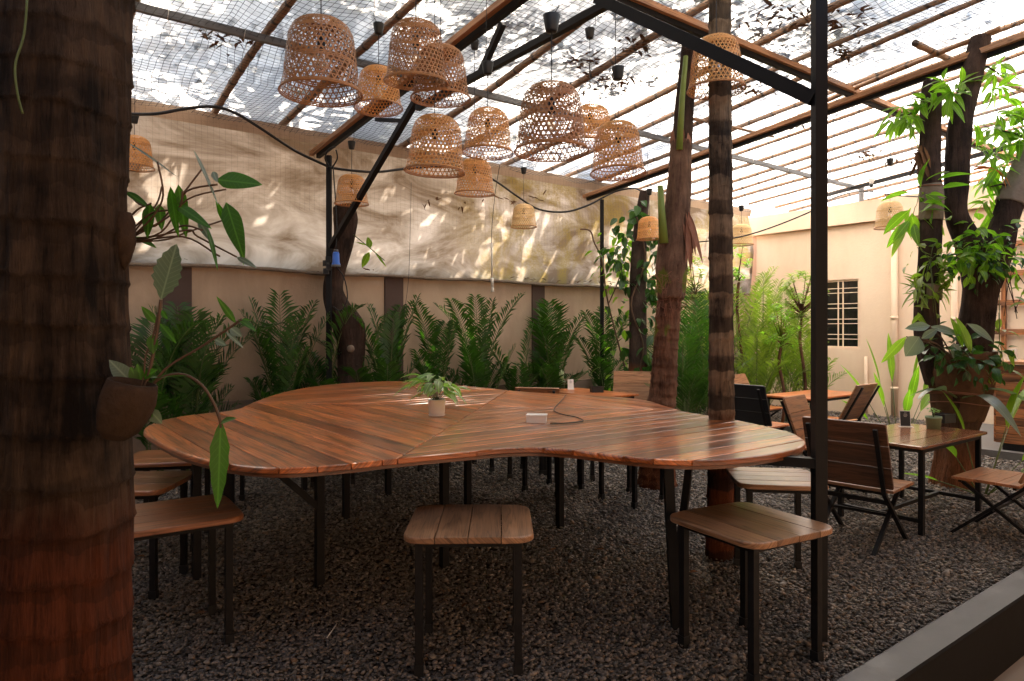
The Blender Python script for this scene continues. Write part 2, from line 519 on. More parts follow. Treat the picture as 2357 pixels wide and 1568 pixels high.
def glass_mat():
    m, nt, out = new_mat('bulb_glass')
    g = nd(nt, 'ShaderNodeBsdfGlossy')
    g.inputs['Roughness'].default_value = 0.05
    t = nd(nt, 'ShaderNodeBsdfTransparent')
    t.inputs[0].default_value = (1.0, 0.93, 0.82, 1)
    fr = nd(nt, 'ShaderNodeFresnel')
    fr.inputs[0].default_value = 1.5
    mx = nd(nt, 'ShaderNodeMixShader')
    nt.links.new(math_n(nt, 'ADD', fr.outputs[0], 0.06), mx.inputs[0])
    nt.links.new(t.outputs[0], mx.inputs[1])
    nt.links.new(g.outputs[0], mx.inputs[2])
    nt.links.new(mx.outputs[0], out.inputs[0])
    return m


M['glass'] = glass_mat()
M['frost'] = simple('frosted_bulb', (0.85, 0.8, 0.75), 0.3, 0.02, 8, 0.5)
M['pane'] = simple('dark_window_glass', (0.012, 0.013, 0.014), 0.15, 0.2, 3, 0.5)


# ------------------------------------------------------------------ mesh builder
class MB:
    def __init__(self):
        self.v, self.f, self.uv, self.mi, self.sm = [], [], [], [], []

    def add(self, verts, faces, uvs=None, mi=0, smooth=False):
        o = len(self.v)
        self.v += [tuple(p) for p in verts]
        self.uv += list(uvs) if uvs is not None else [(p[0], p[1]) for p in verts]
        for f in faces:
            self.f.append(tuple(i + o for i in f))
            self.mi.append(mi)
            self.sm.append(smooth)
        return self

    def box(self, c, size, rz=0.0, mi=0, mat=None, ch=0.0):
        sx, sy, sz = [s / 2 for s in size]
        vs, uv = [], []
        for z in (-1, 1):
            for x, y in ((-1, -1), (1, -1), (1, 1), (-1, 1)):
                vs.append(Vector((x * sx, y * sy, z * sz)))
        L = size
        lon = 0 if L[0] >= max(L[1], L[2]) else (1 if L[1] >= L[2] else 2)
        for p in vs:
            a = p[lon]
            o = [p[i] for i in range(3) if i != lon]
            uv.append((a, o[0] + o[1] * 0.9))
        mt = mat if mat is not None else Matrix.Rotation(rz, 3, 'Z')
        vs = [mt @ p + Vector(c) for p in vs]
        self.add(vs, [(0, 3, 2, 1), (4, 5, 6, 7), (0, 1, 5, 4), (1, 2, 6, 5), (2, 3, 7, 6), (3, 0, 4, 7)], uv, mi)
        return self

    def beam(self, a, b, w, h, mi=0, roll=0.0):
        a, b = Vector(a), Vector(b)
        d = b - a
        L = d.length
        x = d.normalized()
        up = UP if abs(x.z) < 0.95 else Vector((math.cos(roll), math.sin(roll), 0))
        y = up.cross(x).normalized()
        z = x.cross(y)
        if roll and abs(x.z) < 0.95:
            y = (y * math.cos(roll) + z * math.sin(roll))
            z = x.cross(y)
        m = Matrix((x, y, z)).transposed()
        return self.box((a + b) / 2, (L, w, h), mi=mi, mat=m)

    def tube(self, pts, rad, n=8, mi=0, caps=True, smooth=True, bump_fn=None):
        pts = [Vector(p) for p in pts]
        k = len(pts)
        if not isinstance(rad, (list, tuple)):
            rad = [rad] * k
        prev = None
        vs, uv = [], []
        dist = 0.0
        for i, p in enumerate(pts):
            t = (pts[min(i + 1, k - 1)] - pts[max(i - 1, 0)])
            t = t.normalized() if t.length > 1e-9 else UP
            if prev is None:
                x = t.orthogonal().normalized() if abs(t.z) < 0.9 else Vector((1, 0, 0))
                x = (x - t * x.dot(t)).normalized()
            else:
                x = (prev - t * prev.dot(t)).normalized()
            prev = x
            y = t.cross(x)
            if i:
                dist += (p - pts[i - 1]).length
            for j in range(n):
                a = 2 * math.pi * j / n
                r = rad[i]
                if bump_fn:
                    r *= bump_fn(i, a, p)
                vs.append(p + (x * math.cos(a) + y * math.sin(a)) * r)
                uv.append((dist, j / n))
        fs = []
        for i in range(k - 1):
            for j in range(n):
                a, b = i * n + j, i * n + (j + 1) % n
                fs.append((a, b, b + n, a + n))
        if caps:
            fs.append(tuple(range(n - 1, -1, -1)))
            fs.append(tuple((k - 1) * n + j for j in range(n)))
        self.add(vs, fs, uv, mi, smooth)
        return self

    def lathe(self, prof, c=(0, 0, 0), n=24, mi=0, smooth=True, mod=None):
        c = Vector(c)
        vs, uv = [], []
        for i, (r, z) in enumerate(prof):
            for j in range(n):
                a = 2 * math.pi * j / n
                rr = r * (mod(a) if mod else 1)
                vs.append(c + Vector((rr * math.cos(a), rr * math.sin(a), z)))
                uv.append((z, j / n))
        fs = []
        for i in range(len(prof) - 1):
            for j in range(n):
                a, b = i * n + j, i * n + (j + 1) % n
                fs.append((a, b, b + n, a + n))
        self.add(vs, fs, uv, mi, smooth)
        return self

    def leaf(self, base, d, nrm, L, W, droop=0.25, fold=0.25, mi=0, seg=5, wav=0.0, wide=0.4):
        """a pointed blade: folded along the midrib and arched"""
        base, d, nrm = Vector(base), Vector(d).normalized(), Vector(nrm)
        nrm = (nrm - d * nrm.dot(d))
        nrm = nrm.normalized() if nrm.length > 1e-6 else d.orthogonal().normalized()
        side = d.cross(nrm)
        vs, fs, uv = [], [], []
        for i in range(seg + 1):
            t = i / seg
            w = W * 0.5 * (math.sin(math.pi * min(1, t / (2 * wide))) if t < wide else math.cos((t - wide) / (1 - wide) * math.pi / 2) ** 0.8)
            w = max(w, 0.0005)
            if wav:
                w *= 1 + wav * (1 if i % 2 else -1)
            p = base + d * (L * t) - nrm * (droop * L * t * t)
            up = nrm * (fold * w)
            vs += [p - side * w + up, p, p + side * w + up]
            uv += [(t, -w), (t, 0), (t, w)]
        for i in range(seg):
            a = i * 3
            fs += [(a, a + 1, a + 4, a + 3), (a + 1, a + 2, a + 5, a + 4)]
        self.add(vs, fs, uv, mi, True)
        return self

    def build(self, name, mats, parent=None, loc=None, merge=False):
        me = bpy.data.meshes.new(name)
        me.from_pydata(self.v, [], self.f)
        uvl = me.uv_layers.new(name='UVMap')
        li = np.empty(len(me.loops), dtype=np.int32)
        me.loops.foreach_get('vertex_index', li)
        uva = np.array(self.uv, dtype=np.float32)
        uvl.data.foreach_set('uv', uva[li].ravel())
        if not isinstance(mats, (list, tuple)):
            mats = [mats]
        for m in mats:
            me.materials.append(m)
        me.polygons.foreach_set('material_index', self.mi)
        me.polygons.foreach_set('use_smooth', self.sm)
        me.update()
        o = bpy.data.objects.new(name, me)
        COL.objects.link(o)
        if parent is not None:
            o.parent = parent
        if loc is not None:
            # geometry was given in world space: keep it there, move the origin
            l = Vector(loc)
            me.transform(Matrix.Translation(-l))
            o.location = l
        return o


def tag(o, label=None, cat=None, group=None, kind=None):
    if label:
        o['label'] = label
    if cat:
        o['category'] = cat
    if group:
        o['group'] = group
    if kind:
        o['kind'] = kind
    return o


def empty(name, loc, rz=0.0):
    o = bpy.data.objects.new(name, None)
    o.location = loc
    o.rotation_euler = (0, 0, rz)
    o.empty_display_size = 0.1
    COL.objects.link(o)
    return o


KIDS = {}


def reg(parent, child):
    KIDS.setdefault(parent.name, []).append(child)
    return child


def thing(name, label, cat, loc, rz=0.0, group=None):
    return tag(empty(name, loc, rz), label, cat, group)


def dup(root, loc, rz, label, group=None, mats=None):
    r = root.copy()
    COL.objects.link(r)
    r.location = loc
    r.rotation_euler = (0, 0, rz)
    r['label'] = label
    if group:
        r['group'] = group

    def rec(a, b):
        for ch in list(a.children):
            c = ch.copy()
            COL.objects.link(c)
            c.parent = b
            if mats and ch.name.split('.')[0] in mats:
                c.data = ch.data.copy()
                c.data.materials[0] = mats[ch.name.split('.')[0]]
            rec(ch, c)
    bpy.context.view_layer.update()
    rec(root, r)
    return r


# ------------------------------------------------------------------ plank surfaces
def clip_half(poly, p0, nrm):
    """keep the part of poly where (p-p0).nrm <= 0"""
    res = []
    n = len(poly)
    for i in range(n):
        a, b = poly[i], poly[(i + 1) % n]
        da = (a[0] - p0[0]) * nrm[0] + (a[1] - p0[1]) * nrm[1]
        db = (b[0] - p0[0]) * nrm[0] + (b[1] - p0[1]) * nrm[1]
        if da <= 0:
            res.append(a)
        if (da < 0 < db) or (db < 0 < da):
            t = da / (da - db)
            res.append((a[0] + (b[0] - a[0]) * t, a[1] + (b[1] - a[1]) * t))
    return res


def clean(poly, eps=0.0012):
    out = []
    for p in poly:
        if not out or math.hypot(p[0] - out[-1][0], p[1] - out[-1][1]) > eps:
            out.append(p)
    while len(out) > 2 and math.hypot(out[0][0] - out[-1][0], out[0][1] - out[-1][1]) <= eps:
        out.pop()
    return out


def area(poly):
    s = 0
    for i in range(len(poly)):
        a, b = poly[i], poly[(i + 1) % len(poly)]
        s += a[0] * b[1] - a[1] * b[0]
    return s / 2


def inset(poly, amounts):
    n = len(poly)
    out = []
    for i in range(n):
        p0, p1, p2 = poly[i - 1], poly[i], poly[(i + 1) % n]
        e1 = Vector((p1[0] - p0[0], p1[1] - p0[1])).normalized()
        e2 = Vector((p2[0] - p1[0], p2[1] - p1[1])).normalized()
        n1, n2 = Vector((-e1.y, e1.x)), Vector((-e2.y, e2.x))
        m = n1 + n2
        if m.length < 1e-6:
            m = n1
        m.normalize()
        k = 1 / max(0.5, m.dot(n1))
        out.append((p1[0] + m.x * amounts[i] * k, p1[1] + m.y * amounts[i] * k))
    return out


def plank_top(mb, outline, zones, z1, th, gap=0.005, ch_out=0.008, ch_in=0.002, mi=0, seed=1):
    """zones: list of (half planes [(p0, normal)], grain angle, plank width)"""
    rng = random.Random(seed)
    if area(outline) < 0:
        outline = outline[::-1]
    for planes, ang, w in zones:
        poly = outline
        for p0, nr in planes:
            poly = clip_half(poly, (p0[0] - nr[0] * gap / 2, p0[1] - nr[1] * gap / 2), nr)
        if len(poly) < 3:
            continue
        d = (math.cos(ang), math.sin(ang))
        pr = (-d[1], d[0])
        qs = [p[0] * pr[0] + p[1] * pr[1] for p in poly]
        q = min(qs)
        hi = max(qs)
        k = 0
        nst = max(1, round((hi - q) / w))
        w2 = (hi - q) / nst
        while k < nst:
            a, b = q + k * w2 + gap / 2, q + (k + 1) * w2 - gap / 2
            st = poly
            lines = []
            if k > 0:
                p0 = (pr[0] * a, pr[1] * a)
                st = clip_half(st, p0, (-pr[0], -pr[1]))
                lines.append((p0, pr))
            if k < nst - 1:
                p0 = (pr[0] * b, pr[1] * b)
                st = clip_half(st, p0, pr)
                lines.append((p0, pr))
            for p0, nr in planes:
                lines.append(((p0[0] - nr[0] * gap / 2, p0[1] - nr[1] * gap / 2), nr))
            st = clean(st)
            k += 1
            if len(st) < 3 or abs(area(st)) < 1e-4:
                continue
            am = []
            for p in st:
                seam = any(abs((p[0] - l[0][0]) * l[1][0] + (p[1] - l[0][1]) * l[1][1]) < 1e-4 for l in lines)
                am.append(ch_in if seam else ch_out)
            m = len(st)
            top = inset(st, am)
            mid = inset(st, [x * 0.3 for x in am])
            zj = z1 + rng.uniform(-0.001, 0.001)
            vs, uv = [], []
            for ring, z in ((inset(st, [x * 0.5 for x in am]), zj - th), (st, zj - th + 0.004), (st, None), (mid, None), (top, zj)):
                for i, p in enumerate(ring):
                    if z is None:
                        zz = zj - am[i] * (1.0 if ring is st else 0.35)
                    else:
                        zz = z
                    vs.append((p[0], p[1], zz))
                    uu = p[0] * d[0] + p[1] * d[1]
                    vv = p[0] * pr[0] + p[1] * pr[1]
                    uv.append((uu, vv + (zj - zz) * 1.1))
            fs = []
            for r_ in range(4):
                for i in range(m):
                    j = (i + 1) % m
                    fs.append((r_ * m + i, r_ * m + j, (r_ + 1) * m + j, (r_ + 1) * m + i))
            fs.append(tuple(range(m - 1, -1, -1)))
            fs.append(tuple(4 * m + i for i in range(m)))
            mb.add(vs, fs, uv, mi)


def round_rect(w, h, r, n=6):
    pts = []
    for cx, cy, a0 in ((w / 2 - r, h / 2 - r, 0), (-w / 2 + r, h / 2 - r, 90), (-w / 2 + r, -h / 2 + r, 180), (w / 2 - r, -h / 2 + r, 270)):
        for i in range(n + 1):
            a = R(a0 + 90 * i / n)
            pts.append((cx + r * math.cos(a), cy + r * math.sin(a)))
    return pts


def smooth_closed(pts, sub=6):
    n = len(pts)
    out = []
    for i in range(n):
        p0, p1, p2, p3 = pts[i - 1], pts[i], pts[(i + 1) % n], pts[(i + 2) % n]
        for k in range(sub):
            t = k / sub
            out.append(tuple(0.5 * ((2 * p1[j]) + (-p0[j] + p2[j]) * t + (2 * p0[j] - 5 * p1[j] + 4 * p2[j] - p3[j]) * t * t + (-p0[j] + 3 * p1[j] - 3 * p2[j] + p3[j]) * t ** 3) for j in range(2)))
    return out


def smooth_open(pts, sub=5):
    pts = [Vector(p) for p in pts]
    n = len(pts)
    out = []
    for i in range(n - 1):
        p0, p1, p2, p3 = pts[max(i - 1, 0)], pts[i], pts[i + 1], pts[min(i + 2, n - 1)]
        for k in range(sub):
            t = k / sub
            out.append(0.5 * ((2 * p1) + (p2 - p0) * t + (2 * p0 - 5 * p1 + 4 * p2 - p3) * t * t + (3 * p1 - p0 - 3 * p2 + p3) * t ** 3))
    out.append(pts[-1])
    return out

# ================================================================== SETTING
def slab_poly(name, pts, z, mat, kind='structure'):
    mb = MB()
    mb.add([(p[0], p[1], z) for p in pts], [tuple(range(len(pts)))])
    o = mb.build(name, mat)
    tag(o, kind=kind)
    return o


g = 60
slab_poly('ground', [(-g, -g), (g, -g), (g, g), (-g, g)], -0.3, M['slab'])
yard = [S(-6.2, 7.15), S(24, 7.15), S(24, -0.3), S(-6.2, -0.3)]
slab_poly('gravel_bed', yard, 0.0, M['ground'])

# gravel: one mesh of small stones
def make_gravel():
    rng = np.random.default_rng(3)
    ico = bmesh.new()
    bmesh.ops.create_icosphere(ico, subdivisions=1, radius=1.0)
    bv = np.array([v.co[:] for v in ico.verts], dtype=np.float32)
    bf = np.array([[v.index for v in f.verts] for f in ico.faces], dtype=np.int32)
    ico.free()
    pts = []
    # density falls with distance from the viewer
    n_try = 1300000
    Y = rng.uniform(2.6, 15.5, n_try)
    X = rng.uniform(-0.80, 0.80, n_try) * Y
    dens = np.clip((4.4 / Y) ** 2.4, 0, 1) * 1.0
    keep = rng.uniform(0, 1, n_try) < dens * (Y / 15.5) * 1.0
    X, Y = X[keep], Y[keep]
    s = (X - W0.x) * D1.x + (Y - W0.y) * D1.y
    q = (X - W0.x) * N1.x + (Y - W0.y) * N1.y
    ok = (q > 0.12) & (q < 7.12) & (s < 13.5)
    X, Y = X[ok], Y[ok]
    n = len(X)
    sz = rng.lognormal(0, 0.30, n) * 0.0080 * np.clip((Y / 4.6), 1.0, 2.6) ** 0.7
    A = rng.uniform(0, 2 * np.pi, n)
    T = rng.normal(0, 0.35, n)
    verts = np.repeat(bv[None], n, 0)
    verts = verts * (1 + rng.normal(0, 0.16, (n, len(bv), 1)))
    verts = verts * np.stack([sz * rng.uniform(1.0, 1.45, n), sz * rng.uniform(0.8, 1.15, n), sz * rng.uniform(0.35, 0.65, n)], 1)[:, None, :]
    ca, sa, ct, st = np.cos(A)[:, None], np.sin(A)[:, None], np.cos(T)[:, None], np.sin(T)[:, None]
    x, y, z = verts[..., 0], verts[..., 1], verts[..., 2]
    x, z = x * ct - z * st, x * st + z * ct
    x, y = x * ca - y * sa, x * sa + y * ca
    verts = np.stack([x + X[:, None], y + Y[:, None], z + (rng.uniform(0.0, 0.014, n) + sz * 0.3)[:, None]], 2)
    faces = (bf[None] + (np.arange(n) * len(bv))[:, None, None]).reshape(-1, 3)
    me = bpy.data.meshes.new('gravel')
    me.vertices.add(n * len(bv))
    me.vertices.foreach_set('co', verts.astype(np.float32).ravel())
    me.loops.add(faces.size)
    me.loops.foreach_set('vertex_index', faces.ravel().astype(np.int32))
    me.polygons.add(len(faces))
    me.polygons.foreach_set('loop_start', np.arange(0, faces.size, 3, dtype=np.int32))
    me.polygons.foreach_set('loop_total', np.full(len(faces), 3, dtype=np.int32))
    me.update(calc_edges=True)
    me.materials.append(M['pebble'])
    o = bpy.data.objects.new('gravel', me)
    COL.objects.link(o)
    tag(o, 'grey brown gravel covering the yard floor', 'gravel', kind='stuff')
    print('pebbles', n)


make_gravel()

# kerb between the gravel and the lower cement floor
mb = MB()
a, b = S(-6.2, 7.15), S(24, 7.15)
n_ = 60
vs, fs, uv = [], [], []
for i in range(n_ + 1):
    s_ = -6.2 + 30.2 * i / n_
    j = 0.006 * noise.noise(Vector((s_ * 2, 0, 0)))
    for q_, z_ in ((7.14 + j, -0.1), (7.15 + j, 0.045), (7.165 + j, 0.055), (7.325, 0.055), (7.335, 0.045), (7.335, -0.3)):
        vs.append(S(s_, q_, z_))
for i in range(n_):
    for k in range(5):
        a_ = i * 6 + k
        fs.append((a_, a_ + 6, a_ + 7, a_ + 1))
mb.add(vs, fs)
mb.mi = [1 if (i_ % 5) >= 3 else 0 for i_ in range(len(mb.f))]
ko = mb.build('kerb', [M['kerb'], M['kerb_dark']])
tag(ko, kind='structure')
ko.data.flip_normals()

# platform beside the far building with its own low kerb
e0, e1 = Vector((5.32, 9.74, 0)), Vector((5.32, 9.74, 0)) + N1 * 9.0
dirb = N1
out_ = D1
mb = MB()
mb.beam(e0 + out_ * 0.06 + UP * 0.03, e1 + out_ * 0.06 + UP * 0.03, 0.12, 0.15)
mb.beam(e0 - N1 * 4.4 + out_ * 0.06 + UP * 0.025, e0 + out_ * 0.06 + UP * 0.025, 0.10, 0.12)
ko = mb.build('border_kerb', M['kerb'])
tag(ko, kind='structure')
slab_poly('walkway', [e0 + out_ * 0.12, e1 + out_ * 0.12, e1 + out_ * 4, e0 + out_ * 4], 0.05, M['kerb'])

# ---- long left wall: low plastered wall, projecting plinth, dark pillars
mb = MB()
mb.box(S(3.3, -0.11, 1.22), (18.6, 0.22, 2.45), AZ_D)
wall = mb.build('boundary_wall', M['wall'], loc=S(3, 0))
tag(wall, 'long beige plastered boundary wall under the stained tarp', 'wall')
mb = MB()
for i in range(1):
    mb.box(S(3.3, 0.045, 0.385), (18.6, 0.09, 0.77), AZ_D)
mb.build('plinth', M['plinth'], wall).matrix_parent_inverse = Matrix.Translation(-wall.location)
def on_wall(u, q=0.0):
    """s where the sight line of column u meets the vertical plane q"""
    k = (u - 1178) / F
    o = W0 + N1 * q
    return (k * o.y - o.x) / (D1.x - k * D1.y)
for u0, u1 in ((374, 440), (884, 926), (1223, 1251)):
    s0, s1 = on_wall(u0), on_wall(u1)
    mb = MB()
    mb.box(S((s0 + s1) / 2, 0.012, 1.59), (s1 - s0, 0.03, 1.63), AZ_D)
    po = mb.build('pillar', M['pillar'], wall)
    po.matrix_parent_inverse = Matrix.Translation(-wall.location)
    s_p = (s0 + s1) / 2

# ---- tarp
def tarp_q(s, t):
    """offset of the cloth out of the wall, t = 0 bottom .. 1 top"""
    b = 0.10 + 0.10 * math.sin(t * math.pi) * (0.6 + 0.4 * math.sin(s * 1.3))
    b += 0.016 * noise.noise(Vector((s * 0.9, t * 2.2, 3))) + 0.012 * noise.noise(Vector((s * 5, t * 3 + s * 1.5, 1)))
    b += 0.014 * noise.noise(Vector((s * 2.2 - t * 2.5, t * 0.7, 7)))
    return b - 0.55 * t * 0.12


mb = MB()
ns, nt_ = 260, 36
vs, fs, uv = [], [], []
for i in range(ns + 1):
    s_ = -6 + 17.3 * i / ns
    zb = 2.40 + 0.03 * noise.noise(Vector((s_ * 0.8, 0, 0))) + 0.014 * noise.noise(Vector((s_ * 4, 0, 0)))
    zt = 4.19 - 0.02 * abs(math.sin(s_ * 1.1))
    for j in range(nt_ + 1):
        t = j / nt_
        vs.append(S(s_, tarp_q(s_, t), zb + (zt - zb) * t))
        uv.append((s_, t * 1.8))
for i in range(ns):
    for j in range(nt_):
        a_ = i * (nt_ + 1) + j
        fs.append((a_, a_ + nt_ + 1, a_ + nt_ + 2, a_ + 1))
mb.add(vs, fs, uv, 0, True)
tarp = mb.build('tarp', M['tarp'])
tag(tarp, 'long off-white cloth tarp with mildew stains hung above the beige wall', 'tarp')
# rolled hem at the bottom and folded band at the top
mb = MB()
pts = [S(-6 + 17.3 * i / 150, 0.13 + 0.02 * noise.noise(Vector((i * 0.3, 5, 0))), 2.385 + 0.03 * noise.noise(Vector(((-6 + 17.3 * i / 150) * 0.8, 0, 0))) + 0.012 * noise.noise(Vector((i * 0.7, 9, 0)))) for i in range(151)]
mb.tube(pts, [0.022 + 0.012 * noise.noise(Vector((i * 0.5, 2, 0))) for i in range(151)], 6)
mb.build('hem', M['cloth_grey'], tarp)
mb = MB()
for i in range(60):
    s0 = -6 + 17.3 * i / 60
    s1 = -6 + 17.3 * (i + 1) / 60
    mb.add([S(s0, 0.10, 4.06), S(s1, 0.10, 4.06), S(s1, 0.13, 4.22), S(s0, 0.13, 4.22)], [(0, 1, 2, 3)], [(s0, 1.7), (s1, 1.7), (s1, 1.8), (s0, 1.8)])
mb.build('top_band', M['wall'], tarp)

# dry leaves caught along the hem and on the net
def litter(name, label, spots, n, spread, size, seed):
    rng = random.Random(seed)
    mb = MB()
    for _ in range(n):
        c = Vector(rng.choice(spots)) + Vector((rng.gauss(0, spread[0]), rng.gauss(0, spread[1]), rng.gauss(0, spread[2])))
        d = Vector((rng.uniform(-1, 1), rng.uniform(-1, 1), rng.uniform(-0.3, 0.3)))
        L = rng.uniform(*size)
        mb.leaf(c, d, (rng.uniform(-.5, .5), rng.uniform(-.5, .5), 1), L, L * rng.uniform(0.2, 0.4), rng.uniform(-0.3, 0.5), 0.5, seg=3)
    o = mb.build(name, M['litter'])
    tag(o, label, 'dead leaves', kind='stuff')
    return o


# ---- roof sheet
mb = MB()
n1_, n2_ = 150, 40
vs, fs, uv = [], [], []
for i in range(n1_ + 1):
    s_ = -6.2 + 34 * i / n1_
    for j in range(n2_ + 1):
        q_ = -0.25 + 7.6 * j / n2_
        sag = 0.03 * noise.noise(Vector((s_ * 1.4, q_ * 0.8, 0))) + 0.015 * math.sin(q_ * 9 + s_)
        vs.append(S(s_, q_, roof_z(q_) + 0.13 + sag))
for i in range(n1_):
    for j in range(n2_):
        a_ = i * (n2_ + 1) + j
        fs.append((a_, a_ + n2_ + 1, a_ + n2_ + 2, a_ + 1))
mb.add(vs, fs, None, 0, True)
sheet = mb.build('roof_sheet', M['sheet'])
tag(sheet, 'translucent white plastic sheet roofing the whole yard', 'roof sheet')

# ---- bird net hung under the poles: ribbons of real thread
def net_pt(s_, q_):
    w = noise.noise(Vector((s_ * 0.8, q_ * 0.8, 4))) * 0.15 + noise.noise(Vector((s_ * 2.7, q_ * 2.7, 8))) * 0.045
    w2 = noise.noise(Vector((s_ * 0.7, q_ * 0.9, 14))) * 0.15 + noise.noise(Vector((s_ * 2.7, q_ * 2.7, 18))) * 0.045
    z = roof_z(q_) - 0.02 - 0.05 * abs(math.sin(s_ * math.pi / 0.95)) + 0.03 * noise.noise(Vector((s_ * 1.5, q_ * 1.5, 20)))
    return S(s_ + w, q_ + w2, z)


def net():
    mb = MB()
    def strand(pts, wd):
        vs, fs = [], []
        k = len(pts)
        for i, p in enumerate(pts):
            t = pts[min(i + 1, k - 1)] - pts[max(i - 1, 0)]
            v = p - Vector((0, 0, EYE))
            sd_ = t.cross(UP)
            if sd_.length < 1e-6:
                sd_ = D1
            sd_ = sd_.normalized() * wd
            n3 = sd_.cross(t).normalized() * wd
            vs += [p - sd_, p + sd_, p + n3 * 1.4]
        for i in range(k - 1):
            a = i * 3
            fs += [(a, a + 1, a + 4, a + 3), (a + 1, a + 2, a + 5, a + 4), (a + 2, a, a + 3, a + 5)]
        mb.add(vs, fs)
    st = 0.064
    s_ = -4.0
    while s_ < 12.5:
        wd = 0.0022
        strand([net_pt(s_, q_) for q_ in np.arange(0.0, 6.9, 0.19)], wd)
        s_ += st
    q_ = 0.0
    while q_ < 6.9:
        strand([net_pt(x, q_) for x in np.arange(-4.0, 12.5, 0.19)], 0.0022)
        q_ += st
    # the net also hangs down in front of the tarp
    s_ = -4.0
    while s_ < 7.5:
        strand([S(s_ + 0.03 * noise.noise(Vector((s_, z, 0))), 0.34 + 0.06 * noise.noise(Vector((s_ * 0.7, z, 0))), z) for z in np.arange(3.0 + 0.25 * noise.noise(Vector((s_ * 0.3, 0, 0))), 4.25, 0.2)], 0.0006)
        s_ += st
    z = 3.0
    while z < 4.2:
        strand([S(x, 0.34 + 0.06 * noise.noise(Vector((x * 0.7, z, 0))), z + 0.25 * noise.noise(Vector((x * 0.3, 0, 0))) * (4.2 - z) / 1.2 + 0.02 * math.sin(x * 3)) for x in np.arange(-4.0, 7.5, 0.2)], 0.0006)
        z += st
    o = mb.build('bird_net', M['black'])
    tag(o, 'fine black mesh net stretched under the bamboo poles', 'net')


net()

# ---- bamboo poles: (column, row) pairs of the photo, brought to the roof plane
def roof_hit(u, v, dz=0.0):
    """point where the sight line meets the roof plane"""
    k, e = (u - 1178) / F, (HZ - v) / F
    # z = EYE + e Y ; q = 8.75 - (0.7986 - 0.6018 k) Y
    q0 = (Vector((0, 0, 0)) - W0).dot(N1)
    qy = Vector((k, 1, 0)).dot(N1)
    Y = (4.2 + dz + 0.1 * q0 - EYE) / (e - 0.1 * qy)
    return Vector((k * Y, Y, EYE + e * Y))


def pole(p0, p1, r0, label, seed, mat='bamboo', group='bamboo poles carrying the roof sheet'):
    rng = random.Random(seed)
    p0, p1 = Vector(p0), Vector(p1)
    L = (p1 - p0).length
    n = max(8, int(L / 0.06))
    pts, rad = [], []
    node = rng.uniform(0, 0.3)
    amp = rng.uniform(0.008, 0.03)
    ph = rng.uniform(0, 9)
    side = (p1 - p0).normalized().cross(UP)
    for i in range(n + 1):
        t = i / n
        d = t * L
        pts.append(p0 + (p1 - p0) * t + side * amp * math.sin(ph + d * 1.3) + UP * amp * 0.7 * math.sin(ph * 2 + d * 0.9))
        ring = 1.13 if ((d + node) % 0.34) < 0.06 else 1.0
        rad.append(r0 * ring * (1 - 0.18 * t))
    mb = MB()
    mb.tube(pts, rad, 8)
    o = mb.build('bamboo_pole', M[mat], loc=p0)
    tag(o, label, 'bamboo pole', group)
    return o


def q_line(s0, q_from=0.0, q_to=7.0, skew=0.0, dz=0.05):
    return S(s0, q_from, roof_z(q_from) + dz), S(s0 + skew, q_to, roof_z(q_to) + dz)


# each pole where it crosses the long steel purlin, ordered from the near left to the far right
cross = [(335, 8), (632, 84), (822, 132), (1140, 208), (1260, 238), (1398, 274)]
notes = ['leftmost bamboo pole, beside the thick palm trunk',
         'bamboo pole crossing the steel purlin left of the biggest lamp',
         'bamboo pole running up behind the biggest lamp',
         'bamboo pole above the middle pair of lamps',
         'bamboo pole just right of the lower truss chord',
         'bamboo pole passing behind the large lamp over the table plant']
for i, (u, v) in enumerate(cross):
    h = roof_hit(u, v, 0.03)
    s_, q_ = sq(h)
    a, b = q_line(s_ - 0.05, -0.05, 7.0, 0.12 * (i % 3 - 1))
    pole(a, b, 0.042 if i != 0 else 0.046, notes[i], 20 + i)
s_list = []
s_ = sq(roof_hit(1470, 300, 0.03))[0]
notes2 = ['bamboo pole over the dark twin post', 'bamboo pole reaching the palm with the torn sheath', 'bamboo pole between the sheath palm and the ringed palm',
          'bamboo pole behind the lamp on the ringed palm', 'bamboo pole with a splice right of the ringed palm', 'bamboo pole above the far steel purlin',
          'bamboo pole in the pale far part of the roof, tenth from the left', 'bamboo pole over the beige building corner', 'bamboo pole over the barred window',
          'bamboo pole with a dry twig bundle lying on it', 'bamboo pole above the small pale far lamp', 'bamboo pole just before the last steel rafter',
          'bamboo pole over the roof edge of the beige building', 'bamboo pole right above the mango tree stump', 'farthest bamboo pole over the building roof']
k = 0
while k < 15:
    if 8.15 < s_ < 8.4:
        s_ += 0.25
    rng = random.Random(k)
    a, b = q_line(s_, -0.05 if s_ < 10.5 else rng.uniform(0.0, 0.6), 7.0, rng.uniform(-0.15, 0.15))
    pole(a, b, rng.uniform(0.027, 0.035), notes2[k], 60 + k)
    s_ += rng.uniform(0.52, 0.68) if k < 8 else rng.uniform(0.6, 0.9)
    k += 1
# split poles lying along the wall direction
def steel(name, a, b, w, label, cat='steel beam', group='black steel members of the pergola', h=None, mat='steel'):
    mb = MB()
    mb.beam(a, b, w, h or w)
    o = mb.build(name, M[mat], loc=a)
    tag(o, label, cat, group)
    return o


pa, pb = roof_hit(300, 2, -0.02), roof_hit(1980, 430, -0.02)
s0, q0 = sq(pa)
s1, q1 = sq(pb)
pu = steel('roof_purlin', S(-5.5, 2.2, roof_z(2.2) - 0.035), S(s1, 2.2, roof_z(2.2) - 0.035), 0.045, 'long thin steel purlin crossing behind the lamp cluster', group='steel and wood purlins under the roof', h=0.07, mat='steel_grey')
